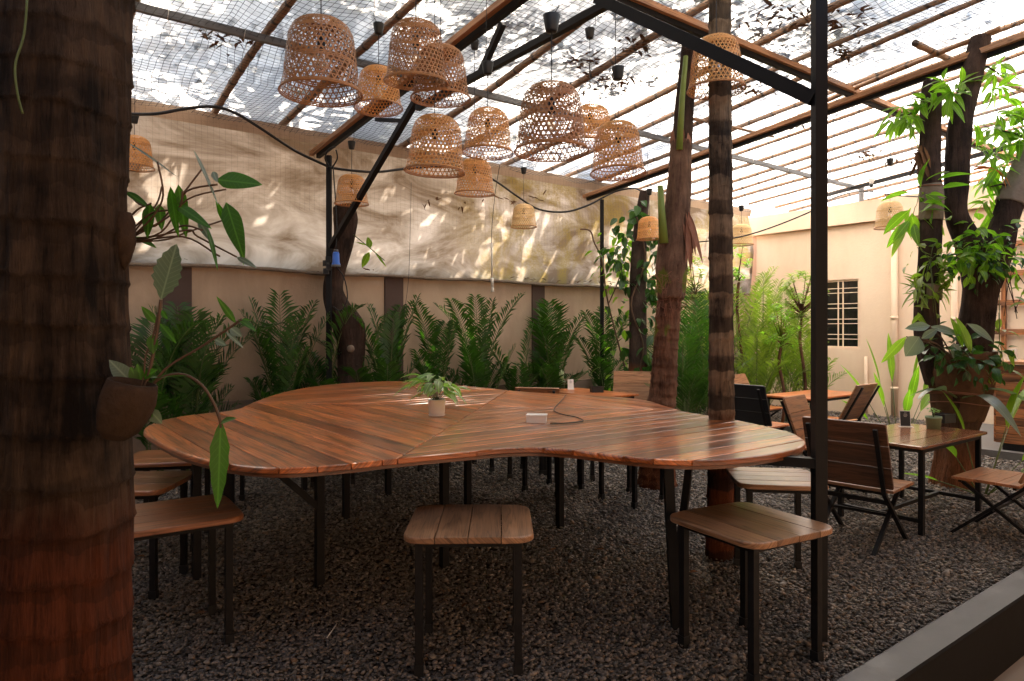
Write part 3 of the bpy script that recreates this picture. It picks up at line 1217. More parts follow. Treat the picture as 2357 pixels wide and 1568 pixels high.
# twine ties round the purlin
for i, u in enumerate((385, 560, 700, 1230, 1640, 1720, 1800)):
    h_ = roof_hit(u, 10 + (u - 300) * 0.2556, -0.02)
    s_ = sq(h_)[0]
    mb = MB()
    ring = [S(s_ + 0.004 * math.sin(a * 2), 2.2 + 0.032 * math.cos(a), roof_z(2.2) - 0.035 + 0.045 * math.sin(a)) for a in np.linspace(0, 2 * math.pi, 13)]
    mb.tube(ring, 0.003, 5, caps=False)
    mb.tube([S(s_, 2.2, roof_z(2.2) - 0.08), S(s_ + 0.02, 2.22, roof_z(2.2) - 0.13), S(s_ + 0.015, 2.2, roof_z(2.2) - 0.19)], 0.002, 4)
    t_ = mb.build('twine_tie', M['twine'], pu)
    t_.matrix_parent_inverse = Matrix.Translation(-pu.location)
zz = roof_z(4.5) - 0.10
mb = MB()
p2 = steel('roof_purlin', S(-5.5, 4.52, zz + 0.0), S(16, 4.52, zz + 0.0), 0.05, 'black steel purlin with a scorched wood batten, passing behind the tall post', group='steel and wood purlins under the roof', h=0.07)
mb.beam(S(-5.5, 4.575, zz + 0.035), S(16, 4.575, zz + 0.035), 0.04, 0.06)
bt = mb.build('wood_batten', M['beamwood'], p2)
bt.matrix_parent_inverse = Matrix.Translation(-p2.location)

# ---- trusses: plane from post A (wall side) to post B (yard side)
PA, PB = Vector((-2.305, 8.6, 0)), Vector((1.613, 3.585, 0))
TD = (PB - PA).normalized()
TS = TD.cross(UP).normalized()
LEN = (PB - PA).length


def truss(PA, PB, tall, lab, far=False):
    TD = (PB - PA).normalized()
    L = (PB - PA).length
    z0 = 3.87
    def q(t, z):
        return PA + TD * t + UP * z
    steel('steel_post', q(0, 0), q(0, 3.83), 0.06, lab[0], 'post', 'black steel posts of the pergola')
    if not far:
        steel('steel_post', q(L, 0), q(L, roof_z(5.6)), 0.062, lab[1], 'post', 'black steel posts of the pergola')
    top = thing('roof_rafter', lab[2], 'rafter', q(-0.35, 3.84), group='sloping rafters of the roof')
    mb = MB()
    mb.beam(q(-0.35, 3.90), q(L + 1.6, 3.90 + 0.103 * (L + 1.95)), 0.05, 0.07)
    o = mb.build('steel_tube', M['steel'], top)
    o.matrix_parent_inverse = Matrix.Translation(-top.location)
    off = TS * 0.066
    mb = MB()
    mb.beam(q(-0.45, 3.925) + off, q(L + 1.6, 3.925 + 0.103 * (L + 2.05)) + off, 0.052, 0.055)
    o = mb.build('wood_pole', M['beamwood'], top)
    o.matrix_parent_inverse = Matrix.Translation(-top.location)
    return q


qa = truss(PA, PB, True, ['thin black steel post standing before the curved dark trunk', 'tallest black steel post, in the right foreground beside the stools',
                          'wood and steel rafter running up between the lamp cluster'])
steel('bottom_chord', qa(2.2, 3.87), qa(LEN - 1.5, 3.93), 0.055, 'level black truss chord above the lamp cluster', 'steel beam')
steel('diagonal_brace', qa(0.05, 2.68), qa(2.22, 3.98), 0.06, 'dark diagonal brace rising from the post at the curved trunk', 'steel beam')
steel('diagonal_brace', qa(LEN - 1.62, 4.0), qa(LEN - 0.02, 2.86), 0.075, 'heavy diagonal brace joining the tallest post', 'steel beam')
steel('truss_strut', qa(3.30, 3.90), qa(3.62, 4.22), 0.05, 'short steel strut between rafter and chord by the black cup', 'steel beam')
steel('truss_link', qa(1.95, 3.80), qa(1.3, 3.97), 0.04, 'short link from the brace top to the rafter foot', 'steel beam')
PC = Vector((1.52, 11.54, 0))
PD = PC + TD * 6.3
qc = truss(PC, PD, True, ['slim black steel post at the far end of the big table', '', 'wood and steel rafter crossing the top right of the roof'], far=True)
steel('steel_post', PD, PD + UP * 4.6, 0.062, 'black steel post outside the right edge', 'post', 'black steel posts of the pergola').hide_render = False
PE = P(1982, 470, 13.2)
PE.z = 0
rb = P(1925, 447, 13.6)
steel('roof_rafter', P(1905, 449, 13.7), P(2400, 318, 9.6), 0.06, 'thin dark rafter above the roof edge of the beige building', 'rafter', 'sloping rafters of the roof')
steel('roof_stub_post', P(1982, 486, 13.3), P(1982, 432, 13.3), 0.07, 'short brown steel stub post on the building parapet', 'post', 'black steel posts of the pergola', mat='steel_grey')
steel('table_bracket', Vector((1.30, 3.72, 0.945)), Vector((1.60, 3.59, 0.945)), 0.06, 'black steel bracket fixing the big table to the tallest post', 'bracket', h=0.05)

# ---- cross poles tied on top (short loose ones)
pole(roof_hit(1580, 275, -0.03), roof_hit(1780, 315, -0.03), 0.022, 'short loose bamboo piece tied across between the two palms', 5, group='loose cross poles')
pole(roof_hit(2110, 100, -0.05), roof_hit(2357, 210, -0.05), 0.035, 'short thick cut bamboo end sticking out above the mango tree', 6, group='loose cross poles')
pole(roof_hit(1905, 235, -0.06), roof_hit(2300, 60, -0.06), 0.03, 'spare bamboo pole lashed beside the right rafter', 8, group='loose cross poles')

# ---- litter lying on the net
spots = [tuple(roof_hit(u, v, 0.02)) for u, v in ((515, 90), (1465, 105), (1340, 150), (1360, 185), (1420, 190), (1850, 40), (1780, 30), (1900, 60), (1960, 55), (1940, 120), (1900, 150), (1760, 190), (1830, 290), (2000, 360), (2050, 375), (1990, 350), (2140, 345), (1700, 205))]
litter('leaf_litter', 'clumps of dry brown leaves and twigs caught in the roof net', spots, 700, (0.13, 0.13, 0.012), (0.04, 0.14), 5)
spots = [tuple(S(s_, 0.22, 2.45)) for s_ in np.arange(4.8, 10.0, 0.25)] + [tuple(S(s_, 0.2, 2.44)) for s_ in (-2, -1, 0, 1.6, 2.4)]
litter('tarp_leaf_litter', 'dry leaves gathered along the tarp hem', spots, 110, (0.12, 0.05, 0.015), (0.05, 0.11), 6)
mbv = [tuple(S(on_wall(u, 0.3), 0.27, EYE + (HZ - v) / F * S(on_wall(u, 0.3), 0.3).y)) for u, v in ((980, 470), (1000, 463), (1120, 455), (1080, 468), (1060, 475), (1230, 455), (1250, 448), (1180, 462))]
litter('trapped_leaf_litter', 'dry leaves held against the tarp by the hanging net', mbv, 26, (0.06, 0.03, 0.02), (0.08, 0.16), 9)

# ---- cream building at the right
CB = S(11.67, 0)
def B(t, off=0.0, z=0.0):
    """t along the building face from its corner, off out of the face towards the yard"""
    return CB + N1 * t - D1 * off + UP * z


bld = thing('cream_building', 'plain cream rendered building with a roof parapet behind the right tables', 'building', B(4, 0))
inv = Matrix.Translation(-Vector(bld.location))
def bpart(mb, name, mat, parent=None):
    o = mb.build(name, mat, parent or bld)
    o.matrix_parent_inverse = inv
    return o
def u_on_b(u, off=0.0):
    k = (u - 1178) / F
    o = CB - D1 * off
    return (k * o.y - o.x) / (N1.x - k * N1.y)
tw0, tw1 = u_on_b(1884), u_on_b(1976)
zw0, zw1 = 1.27, 2.62
mb = MB()
TE = 12.0
# wall with the window opening, butted pieces
def wpanel(t0, t1, z0, z1, m):
    m.box(B((t0 + t1) / 2, -0.12, (z0 + z1) / 2), (t1 - t0, 0.24, z1 - z0), AZ_N)
wpanel(0, tw0, 0, 3.68, mb)
wpanel(tw1, TE, 0, 3.68, mb)
wpanel(tw0, tw1, 0, zw0, mb)
wpanel(tw0, tw1, zw1, 3.68, mb)
# side return
bpart(mb, 'wall', M['cream'])
mb = MB()
mb.box(B(TE / 2 - 0.06, -0.05, 3.89), (TE + 0.12, 0.34, 0.40), AZ_N)
bpart(mb, 'parapet', M['cream'])
mb = MB()
mb.box(B(-0.12, -0.9, 1.84), (0.22, 1.8, 3.68), AZ_N)
bpart(mb, 'side_wall', M['pink'])
win = MB()
fr = 0.035
for a_, b_, c_, d_ in ((tw0, tw1, zw0, zw0 + fr), (tw0, tw1, zw1 - fr, zw1)):
    win.box(B((a_ + b_) / 2, -0.06, (c_ + d_) / 2), (b_ - a_ - 0.002, 0.05, fr), AZ_N)
for t_ in (tw0 + fr / 2 + 0.001, tw1 - fr / 2 - 0.001):
    win.box(B(t_, -0.06, (zw0 + zw1) / 2), (fr, 0.05, zw1 - zw0 - 2 * fr - 0.002), AZ_N)
wo = bpart(win, 'window', M['cream'])
mb = MB()
mb.box(B((tw0 + tw1) / 2, -0.15, (zw0 + zw1) / 2), (tw1 - tw0 - 0.01, 0.02, zw1 - zw0 - 0.01), AZ_N)
po = mb.build('pane', M['pane'], wo)
po.matrix_parent_inverse = Matrix.Identity(4)
mb = MB()
for f_ in (0.48, 0.60):
    t_ = tw0 + (tw1 - tw0) * f_
    mb.beam(B(t_, -0.03, zw0), B(t_, -0.03, zw1), 0.02, 0.02)
for i in range(4):
    for dz in (-0.045, 0.045):
        z_ = zw0 + (zw1 - zw0) * (0.165 + 0.225 * i) + dz
        mb.beam(B(tw0, -0.028, z_), B(tw1, -0.028, z_), 0.018, 0.014)
po = mb.build('window_bars', M['cream'], wo)
po.matrix_parent_inverse = Matrix.Identity(4)
# drain pipe
def pipe(t_, z0, z1, r, label):
    mb = MB()
    mb.tube([B(t_, r + 0.015, z0), B(t_, r + 0.015, z1)], r, 12)
    for z in (z0 + 0.5, (z0 + z1) / 2):
        mb.tube([B(t_, r + 0.015, z - 0.03), B(t_, r + 0.015, z + 0.03)], r * 1.2, 12)
    o = mb.build('drain_pipe', M['cream'], loc=B(t_, r, z0))
    tag(o, label, 'pipe')
pipe(u_on_b(2062), 0.05, 3.66, 0.055, 'cream painted drain pipe running down the building wall')
pipe(u_on_b(1995), 0.05, 1.12, 0.03, 'short thin pipe stub at the foot of the cream wall')
pipe(u_on_b(2200), 0.05, 3.6, 0.05, 'pinkish drain pipe half hidden behind the mango trunk')

# shed corner beyond the tarp end, dark openings
mb = MB()
nb = thing('neighbour_house', 'small pinkish neighbouring house glimpsed past the tarp end', 'building', S(13.2, -1.2))
inv2 = Matrix.Translation(-Vector(nb.location))
mb.box(S(13.6, -1.6, 1.6), (5.0, 1.2, 3.2), AZ_D)
o = mb.build('wall', M['pink'], nb); o.matrix_parent_inverse = inv2
mb = MB()
mb.box(S(13.6, -1.3, 3.3), (5.4, 2.2, 0.14), AZ_D)
o = mb.build('roof', M['cream'], nb); o.matrix_parent_inverse = inv2
for s_ in (11.9, 13.1, 14.4):
    mb = MB()
    mb.box(S(s_, -0.98, 2.2), (0.75, 0.05, 0.9), AZ_D)
    o = mb.build('window', M['pane'], nb); o.matrix_parent_inverse = inv2

# veranda out of view, added to keep the foreground dark: roof slab and columns
ver = thing('added_veranda', 'unseen covered veranda added behind the viewer to darken the foreground', 'building', S(3, 9))
inv3 = Matrix.Translation(-Vector(ver.location))
mb = MB()
mb.box(S(5, 10.4, 3.55), (24, 5.8, 0.2), AZ_D)
o = mb.build('roof', M['plinth'], ver); o.matrix_parent_inverse = inv3
for s_ in (-6.5, 0.2, 10.5):
    mb = MB()
    mb.box(S(s_, 12.9, 1.55), (0.25, 0.25, 3.78), AZ_D)
    o = mb.build('column', M['plinth'], ver); o.matrix_parent_inverse = inv3
mb = MB()
mb.box(S(6, 18.0, 2.7), (34, 0.3, 6.0), AZ_D)  # unseen reflector wall, added to send warm fill light forward
tag(mb.build('bounce_wall', M['wall'], loc=S(6, 18.0)), 'tall beige wall added behind the viewer to bounce sunlight into the yard', 'wall')
mb = MB()
mb.box(S(-6.15, 5.5, 2.3), (0.2, 12, 5.2), AZ_D)  # unseen wall, added to block light from the left
o = mb.build('light_block_wall', M['plinth'])
o.name = 'side_wall'
tag(o, 'beige wall added out of view to keep light off the left end of the yard', 'wall')


# debris lying on top of the translucent sheet
rngd = np.random.default_rng(12)
mb = MB()
cents = [tuple(roof_hit(u, v, 0.2)) + (n_,) for u, v, n_ in ((1060, 60, 60), (1180, 40, 90), (1250, 110, 60), (1330, 140, 120), (1400, 190, 110), (1150, 130, 50), (1480, 40, 120), (1560, 110, 60), (1600, 30, 80), (1730, 60, 140), (1790, 130, 120), (1850, 60, 140), (1930, 30, 120), (1980, 110, 80), (2080, 60, 50), (1700, 230, 50), (1900, 250, 30), (2020, 330, 60), (2120, 360, 60), (2230, 60, 50), (560, 60, 30), (450, 120, 40), (1250, 330, 60), (1200, 300, 50), (1050, 320, 40))]
for (x, y, z, n_) in cents:
    for _ in range(n_):
        ox, oy = rngd.normal(0, 0.24, 2)
        L = rngd.uniform(0.05, 0.17)
        a_ = rngd.uniform(0, 6.28)
        p_ = Vector((x + ox, y + oy, 0))
        p_.z = roof_z(sq(p_)[1]) + 0.17
        mb.leaf(p_, (math.cos(a_), math.sin(a_), 0), UP, L, L * rngd.uniform(0.25, 0.5), 0.1, 0.2, seg=2)
o = mb.build('roof_debris', M['litter'])
tag(o, 'dead leaves scattered on top of the translucent roof sheet', 'dead leaves', kind='stuff')

# ================================================================== FURNITURE
# ---- the big organic table
tab_px = [(330, 990), (352, 973), (400, 961), (470, 951), (540, 943), (585, 925), (640, 906), (700, 893), (770, 884), (860, 878.5), (940, 878.5), (1020, 884),
          (1110, 892), (1200, 901), (1300, 907), (1400, 912), (1480, 920), (1530, 934), (1580, 948), (1650, 959), (1740, 976), (1815, 994), (1850, 1012), (1846, 1027),
          (1790, 1043), (1700, 1055), (1610, 1060), (1510, 1057), (1410, 1047), (1320, 1036), (1240, 1031), (1160, 1033), (1080, 1040), (990, 1048),
          (900, 1057), (800, 1068), (700, 1076), (610, 1077), (530, 1069), (470, 1057), (425, 1044), (385, 1027), (350, 1008)]
outl = [tuple(PZ(u, v, 1.0)[:2]) for u, v in tab_px]
outl = smooth_closed(outl, 5)
ctr = PZ(1110, 935, 1.0)
big = thing('organic_table', 'huge curvy plank table with a glossy orange brown top', 'table', (ctr.x, ctr.y, 0))
invT = Matrix.Translation(-Vector(big.location))
def aim(az):
    return (math.sin(R(az)), math.cos(R(az)))
def zone(az0, az1):
    # wedge between two rays (clockwise azimuths), less than 180 degrees
    d0, d1 = aim(az0), aim(az1)
    c = (ctr.x, ctr.y)
    n0 = (-d0[1], d0[0])   # left of ray 0 is outside
    n1 = (d1[1], -d1[0])
    return [(c, n0), (c, n1)]
mb = MB()
zs = [(zone(188, 278), AZ_N, 0.16), (zone(98, 188), AZ_D, 0.145), (zone(278, 368), AZ_D, 0.16), (zone(8, 98), AZ_N, 0.16)]
plank_top(mb, outl, zs, 1.0, 0.030, 0.007, 0.011, 0.0045)
t_ = mb.build('tabletop', M['table'], big); t_.matrix_parent_inverse = invT
# edging / sub frame under the planks
mb = MB()
inner = inset(outl if area(outl) > 0 else outl[::-1], [0.012] * len(outl))
m_ = len(inner)
vs = [(p[0], p[1], 0.968) for p in inner] + [(p[0], p[1], 0.952) for p in inner]
fs = [tuple(range(m_)), tuple(range(2 * m_ - 1, m_ - 1, -1))] + [(i, i + m_, (i + 1) % m_ + m_, (i + 1) % m_) for i in range(m_)]
mb.add(vs, fs, [(p[0] + p[1], p[2] * 1.1) for p in vs])
t_ = mb.build('edge_band', M['table_edge'], big); t_.matrix_parent_inverse = invT
legs = [(735, 1350), (796, 1195), (1022, 1310), (1076, 1180), (1288, 1215), (452, 1335), (893, 1140), (520, 1195), (1556, 1450), (1336, 1122), (700, 1130)]
for u, v in legs:
    p = PZ(u, v, 0)
    mb = MB()
    if u == 1556:
        mb.beam(p, PZ(1536, 1060, 0.94), 0.05, 0.05)
    else:
        mb.beam(p, p + UP * 0.94, 0.05, 0.05, roll=AZ_D)
    t_ = mb.build('leg', M['steel'], big); t_.matrix_parent_inverse = invT
a = PZ(1288, 1215, 0)
for b0, b1 in ((a + UP * 0.62, a + D1 * 0.33 + UP * 0.94), (PZ(735, 1350, 0) + UP * 0.5, PZ(735, 1350, 0) - D1 * 0.45 + UP * 0.94), (PZ(1556, 1450, 0) + UP * 0.3, PZ(1590, 1390, 0) + UP * 0.92)):
    mb = MB()
    mb.beam(b0, b1, 0.04, 0.04)
    t_ = mb.build('brace', M['steel'], big); t_.matrix_parent_inverse = invT


# ---- bar stools
def make_stool(w, d, ang_planks, n_pl, mat, label, loc, rz, seed, h=0.68):
    t = thing('bar_stool', label, 'stool', loc, rz, 'square bar stools round the big table')
    mb = MB()
    plank_top(mb, round_rect(w, d, 0.085), [([], ang_planks, (d if abs(math.sin(ang_planks)) < 0.5 else w) / n_pl)], h, 0.03, 0.004, 0.009, 0.0025, seed=seed)
    # shift the grain so that stools differ
    mb.uv = [(a + seed * 3.3, b + seed * 1.7) for a, b in mb.uv]
    mb.build('seat', mat, t)
    mb = MB()
    x, y = w / 2 - 0.075, d / 2 - 0.075
    for (a, b) in (((-x, -y), (x, -y)), ((x, -y), (x, y)), ((x, y), (-x, y)), ((-x, y), (-x, -y))):
        mb.beam((a[0], a[1], h - 0.047), (b[0], b[1], h - 0.047), 0.03, 0.03)
    mb.build('seat_frame', M['steel'], t)
    for sx in (-1, 1):
        for sy in (-1, 1):
            mb = MB()
            mb.beam((sx * x, sy * y, 0), (sx * x, sy * y, h - 0.033), 0.036, 0.036)
            lg = mb.build('leg', M['steel'], t)
            mb = MB()
            mb.beam((sx * x, sy * y, 0.0), (sx * x, sy * y, 0.06), 0.045, 0.045)
            mb.build('rubber_foot', M['black'], lg)
    return t


H90 = math.pi / 2
make_stool(0.62, 0.60, H90, 4, M['stool'], 'centre foreground stool with four light planks running away from the viewer', (-0.21, 3.47, 0), R(1), 1)
make_stool(0.60, 0.60, 0.0, 4, M['stool'], 'brown stool in front of the tallest black post, corner towards the viewer', (1.20, 3.46, 0), math.atan2(-0.53, 0.30), 2)
make_stool(0.55, 0.56, 0.0, 4, M['stool'], 'shiny stool tucked under the right tip of the big table', (1.73, 4.50, 0), R(-8), 3)
make_stool(0.62, 0.60, 0.0, 4, M['stool_b'], 'sunlit reddish stool beside the thick palm trunk, nearest on the left', (-1.80, 3.62, 0), R(34), 4)
make_stool(0.60, 0.60, 0.0, 3, M['stool_b'], 'second stool from the viewer along the left end of the big table', (-2.42, 4.36, 0), R(4), 5)
make_stool(0.60, 0.60, 0.0, 3, M['stool_b'], 'third stool on the left, half under the left tip of the table', (-2.62, 5.22, 0), R(12), 6)
far_stools = [((-1.95, 7.35), 20, 'far stool behind the left bulge of the table, by the plinth'),
              ((-2.75, 6.3), 10, 'far stool beside the left end of the table near the plinth palms'),
              ((-1.35, 7.95), 35, 'far stool between the left bulge and the curved trunk'),
              ((0.62, 7.55), 15, 'far stool further back beyond the white box'),
              ((-0.75, 8.35), 45, 'far stool near the curved dark trunk'),
              ((0.05, 7.75), 30, 'far stool beyond the table behind the potted lily'),
              ((0.42, 6.95), 50, 'far stool beyond the white box on the table'),
              ((1.15, 6.55), 40, 'far stool right before the palm with the torn sheath')]
for i, ((x, y), a, lab) in enumerate(far_stools):
    make_stool(0.56, 0.56, 0.0, 4, M['stool_b'], lab, (x, y, 0), R(a), 10 + i)


# ---- folding chairs
def make_chair(label, back_bottom, az, mat, back_mat, back_h=0.50, w=0.58, seed=1, lean=0.24):
    """local frame: +Y is the way the chair faces, origin under the backrest foot"""
    rz = -R(az)
    t = thing('folding_chair', label, 'chair', (back_bottom[0], back_bottom[1], 0), rz, 'wooden folding chairs round the low tables')
    mb = MB()
    sd_ = 0.44
    plank_top(mb, [(-w / 2, -0.02), (w / 2, -0.02), (w / 2, sd_), (-w / 2, sd_)], [([], 0.0, sd_ / 3)], 0.47, 0.022, 0.004, 0.006, 0.002, seed=seed)
    mb.uv = [(a + seed * 2.1, b + seed * 1.3) for a, b in mb.uv]
    mb.build('seat', mat, t)
    # backrest: three boards on a tilted plane
    mb = MB()
    th = math.atan2(lean, back_h)
    m = Matrix.Rotation(th, 3, 'X')
    bb = MB()
    plank_top(bb, round_rect(w, back_h, 0.012, 2), [([], 0.0, back_h / 3)], 0.0, 0.022, 0.004, 0.005, 0.002, seed=seed + 3)
    # plane: local x = width, y = height, z = thickness -> tilt upright
    m = Matrix.Rotation(math.pi / 2 + th, 3, 'X')
    cen = Vector((0, -0.015 - lean / 2, 0.46 + back_h / 2))
    bb.v = [tuple(m @ Vector(p) + cen) for p in bb.v]
    bb.uv = [(a + seed * 4.1, b + seed) for a, b in bb.uv]
    bb.build('backrest', back_mat, t)
    u = Vector((0, -lean, back_h)).normalized()
    nb_ = Vector((0, -u.z, u.y))     # backwards
    # frame: rails behind the backrest run down to the front feet (X legs)
    for sx in (-1, 1):
        x = sx * (w / 2 - 0.06)
        p_top = Vector((x, -0.015 - lean * 0.93, 0.46 + back_h * 0.93)) + Vector((0, -0.036, -0.015))
        p_mid = Vector((x, 0.0, 0.44)) + Vector((0, -0.03, 0))
        mb = MB()
        mb.beam(p_top, p_mid, 0.03, 0.02)
        mb.beam(p_mid, (x, sd_ + 0.02, 0.0), 0.03, 0.022)
        mb.build('back_rail', M['steel'], t)
        mb = MB()
        x2 = x - sx * 0.028
        mb.beam((x2, sd_ - 0.04, 0.43), (x2, -0.17, 0.0), 0.03, 0.022)
        mb.build('leg', M['steel'], t)
    mb = MB()
    x = w / 2 - 0.06
    mb.beam((-x, 0.03, 0.432), (x, 0.03, 0.432), 0.024, 0.024)
    mb.beam((-x, sd_ - 0.04, 0.432), (x, sd_ - 0.04, 0.432), 0.024, 0.024)
    mb.beam((-x, 0.06, 0.36), (x, 0.06, 0.36), 0.03, 0.03)
    mb.beam((-x, sd_ * 0.42, 0.235), (x, sd_ * 0.42, 0.235), 0.02, 0.02)
    mb.build('crossbar', M['steel'], t)
    return t


make_chair('dark plank folding chair right of the tallest post, its back to the viewer', (2.58, 5.19), 47, M['chair'], M['chair_dark'], 0.52, 0.60, 1, 0.17)
make_chair('folding chair cut by the right edge of the picture, reddish seat', (4.03, 5.31), -37, M['stool_b'], M['chair'], 0.52, 0.60, 2)
make_chair('small light wooden folding chair facing the viewer behind the tallest post', (3.06, 6.98), 135, M['orange'], M['chair'], 0.50, 0.52, 3, 0.18)
make_chair('folding chair with a black painted back beside the ringed palm', (2.95, 8.45), 52, M['orange'], M['black_paint'], 0.52, 0.60, 4, 0.17)
make_chair('folding chair tilted towards the right with brackets on its back', (4.28, 8.72), -40, M['orange'], M['chair'], 0.52, 0.60, 5, 0.26)
make_chair('folding chair at the far side of the orange table, near the areca palms', (3.62, 10.45), 140, M['orange'], M['chair'], 0.50, 0.55, 6)
make_chair('dark backed folding chair touching the far side of the big table', (0.36, 8.45), 15, M['chair'], M['chair'], 0.50, 0.55, 7)
make_chair('broad pale backed folding chair before the smooth orange based trunk', (1.83, 10.2), 200, M['chair'], M['stool'], 0.55, 0.66, 8, 0.1)


# ---- low tables
def low_table(label, c, az, L, W, mat, h=0.726, seed=1):
    t = thing('low_table', label, 'table', (c[0], c[1], 0), az, 'low rectangular tables')
    mb = MB()
    plank_top(mb, round_rect(L, W, 0.01, 1), [([], 0.0, W / 4)], h, 0.024, 0.004, 0.004, 0.002, seed=seed)
    mb.uv = [(a + seed * 5.1, b + seed * 2) for a, b in mb.uv]
    mb.build('tabletop', mat, t)
    x, y = L / 2 - 0.09, W / 2 - 0.045
    mb = MB()
    for sy in (-1, 1):
        mb.beam((-x, sy * y, h - 0.043), (x, sy * y, h - 0.043), 0.035, 0.035)
    for sx in (-1, 1):
        mb.beam((sx * x, -y + 0.018, h - 0.043), (sx * x, y - 0.018, h - 0.043), 0.035, 0.035)
    for k_, sx in enumerate((-1, 1)):
        cb = MB()
        cb.v, cb.f, cb.uv, cb.mi, cb.sm = [], [], [], [], []
        cb.beam((sx * x, -y + 0.018, 0.12), (sx * x, y - 0.018, 0.12), 0.03, 0.03)
        cb.build('crossbar', M['steel'], t)
    cb = MB()
    cb.beam((-x + 0.016, 0, 0.12), (x - 0.016, 0, 0.12), 0.03, 0.03)
    cb.build('stretcher', M['steel'], t)
    mb.build('frame', M['steel'], t)
    for sx in (-1, 1):
        for sy in (-1, 1):
            mb = MB()
            mb.beam((sx * x, sy * y, 0), (sx * x, sy * y, h - 0.026), 0.038, 0.038)
            mb.build('leg', M['steel'], t)
    return t


low_table('dark glossy low table with the menu stand and the green pot', (3.52, 6.03), AZ_D, 1.34, 0.74, M['low'], seed=1)
low_table('bright orange low table in front of the areca palms', (4.30, 9.72), AZ_D, 1.45, 0.74, M['orange'], seed=2)
low_table('reddish low table at the far side of the big table, by the slim post', (1.12, 9.98), AZ_N, 1.30, 0.74, M['orange'], seed=3)


# ================================================================== BASKET LAMPS
def make_shade(kind):
    rng = random.Random(kind)
    h = [0.365, 0.345, 0.375][kind]
    mb = MB()
    prof = [(0.0, 0.200), (0.04, 0.192), (0.20, 0.180), (0.42, 0.172), (0.62, 0.165), (0.78, 0.155), (0.88, 0.138), (0.95, 0.108), (0.99, 0.07), (1.0, 0.045)]
    # arc length parametrisation
    P_ = [Vector((r, 0, t * h)) for t, r in prof]
    acc = [0]
    for i in range(1, len(P_)):
        acc.append(acc[-1] + (P_[i] - P_[i - 1]).length)
    T = acc[-1]

    def at(l):
        l = max(0, min(T, l))
        for i in range(1, len(P_)):
            if l <= acc[i] + 1e-9:
                f = (l - acc[i - 1]) / (acc[i] - acc[i - 1])
                p = P_[i - 1].lerp(P_[i], f)
                return p.x, p.z
        return P_[-1].x, P_[-1].z

    def strip(path, w, lift):
        vs, fs = [], []
        for l, a in path:
            r, z = at(l)
            r += lift
            r += 0.002 * math.sin(3 * a + kind)
            vs.append(Vector((r * math.cos(a), r * math.sin(a), z)))
        k = len(vs)
        out = []
        for i in range(k):
            t = (vs[min(i + 1, k - 1)] - vs[max(i - 1, 0)]).normalized()
            rad = Vector((vs[i].x, vs[i].y, 0.05)).normalized()
            s_ = t.cross(rad).normalized() * w / 2
            out += [vs[i] - s_, vs[i] + s_]
        fs = [(2 * i, 2 * i + 1, 2 * i + 3, 2 * i + 2) for i in range(k - 1)]
        mb.add(out, fs, [(i * 0.02, j * 0.005) for i in range(k) for j in (0, 1)])

    nd_ = 38
    seg = 26
    for sgn in (-1, 1):
        for j in range(nd_):
            a0 = 2 * math.pi * j / nd_ + (0.04 if sgn > 0 else 0) + rng.uniform(-0.006, 0.006)
            path = []
            a = a0
            for i in range(seg + 1):
                l = T * i / seg
                r, z = at(l)
                if i:
                    a += sgn * (T / seg) * 0.55 / max(0.085, r)
                path.append((l, a))
            strip(path, 0.0062, 0.0006 * sgn)
    rows = []
    l = 0.018
    while l < T * 0.93:
        rows.append(l)
        l += 0.0255
    for i, l in enumerate(rows):
        strip([(l + 0.0012 * math.sin(5 * a), a) for a in np.linspace(0, 2 * math.pi, 45)], 0.0055, 0.0)
    # denser bands
    for l0 in (0.62 + 0.05 * kind, 0.27 + 0.1 * kind):
        for d in (0, 0.009, 0.018):
            strip([(T * l0 + d + 0.02 * math.sin(a + kind), a) for a in np.linspace(0, 2 * math.pi, 45)], 0.006, 0.001)
    return mb, T, at


SHADES = {}
for k in range(3):
    SHADES[k] = make_shade(k)
rim_mb = MB()
ring = lambda r, z, n=48: [(r * math.cos(a), r * math.sin(a), z) for a in np.linspace(0, 2 * math.pi, n + 1)]
rim_mb.tube(ring(0.2, 0.0), 0.0042, 6, caps=False)
rim_mb.tube(ring(0.196, 0.008), 0.003, 6, caps=False)
shade_src = {}


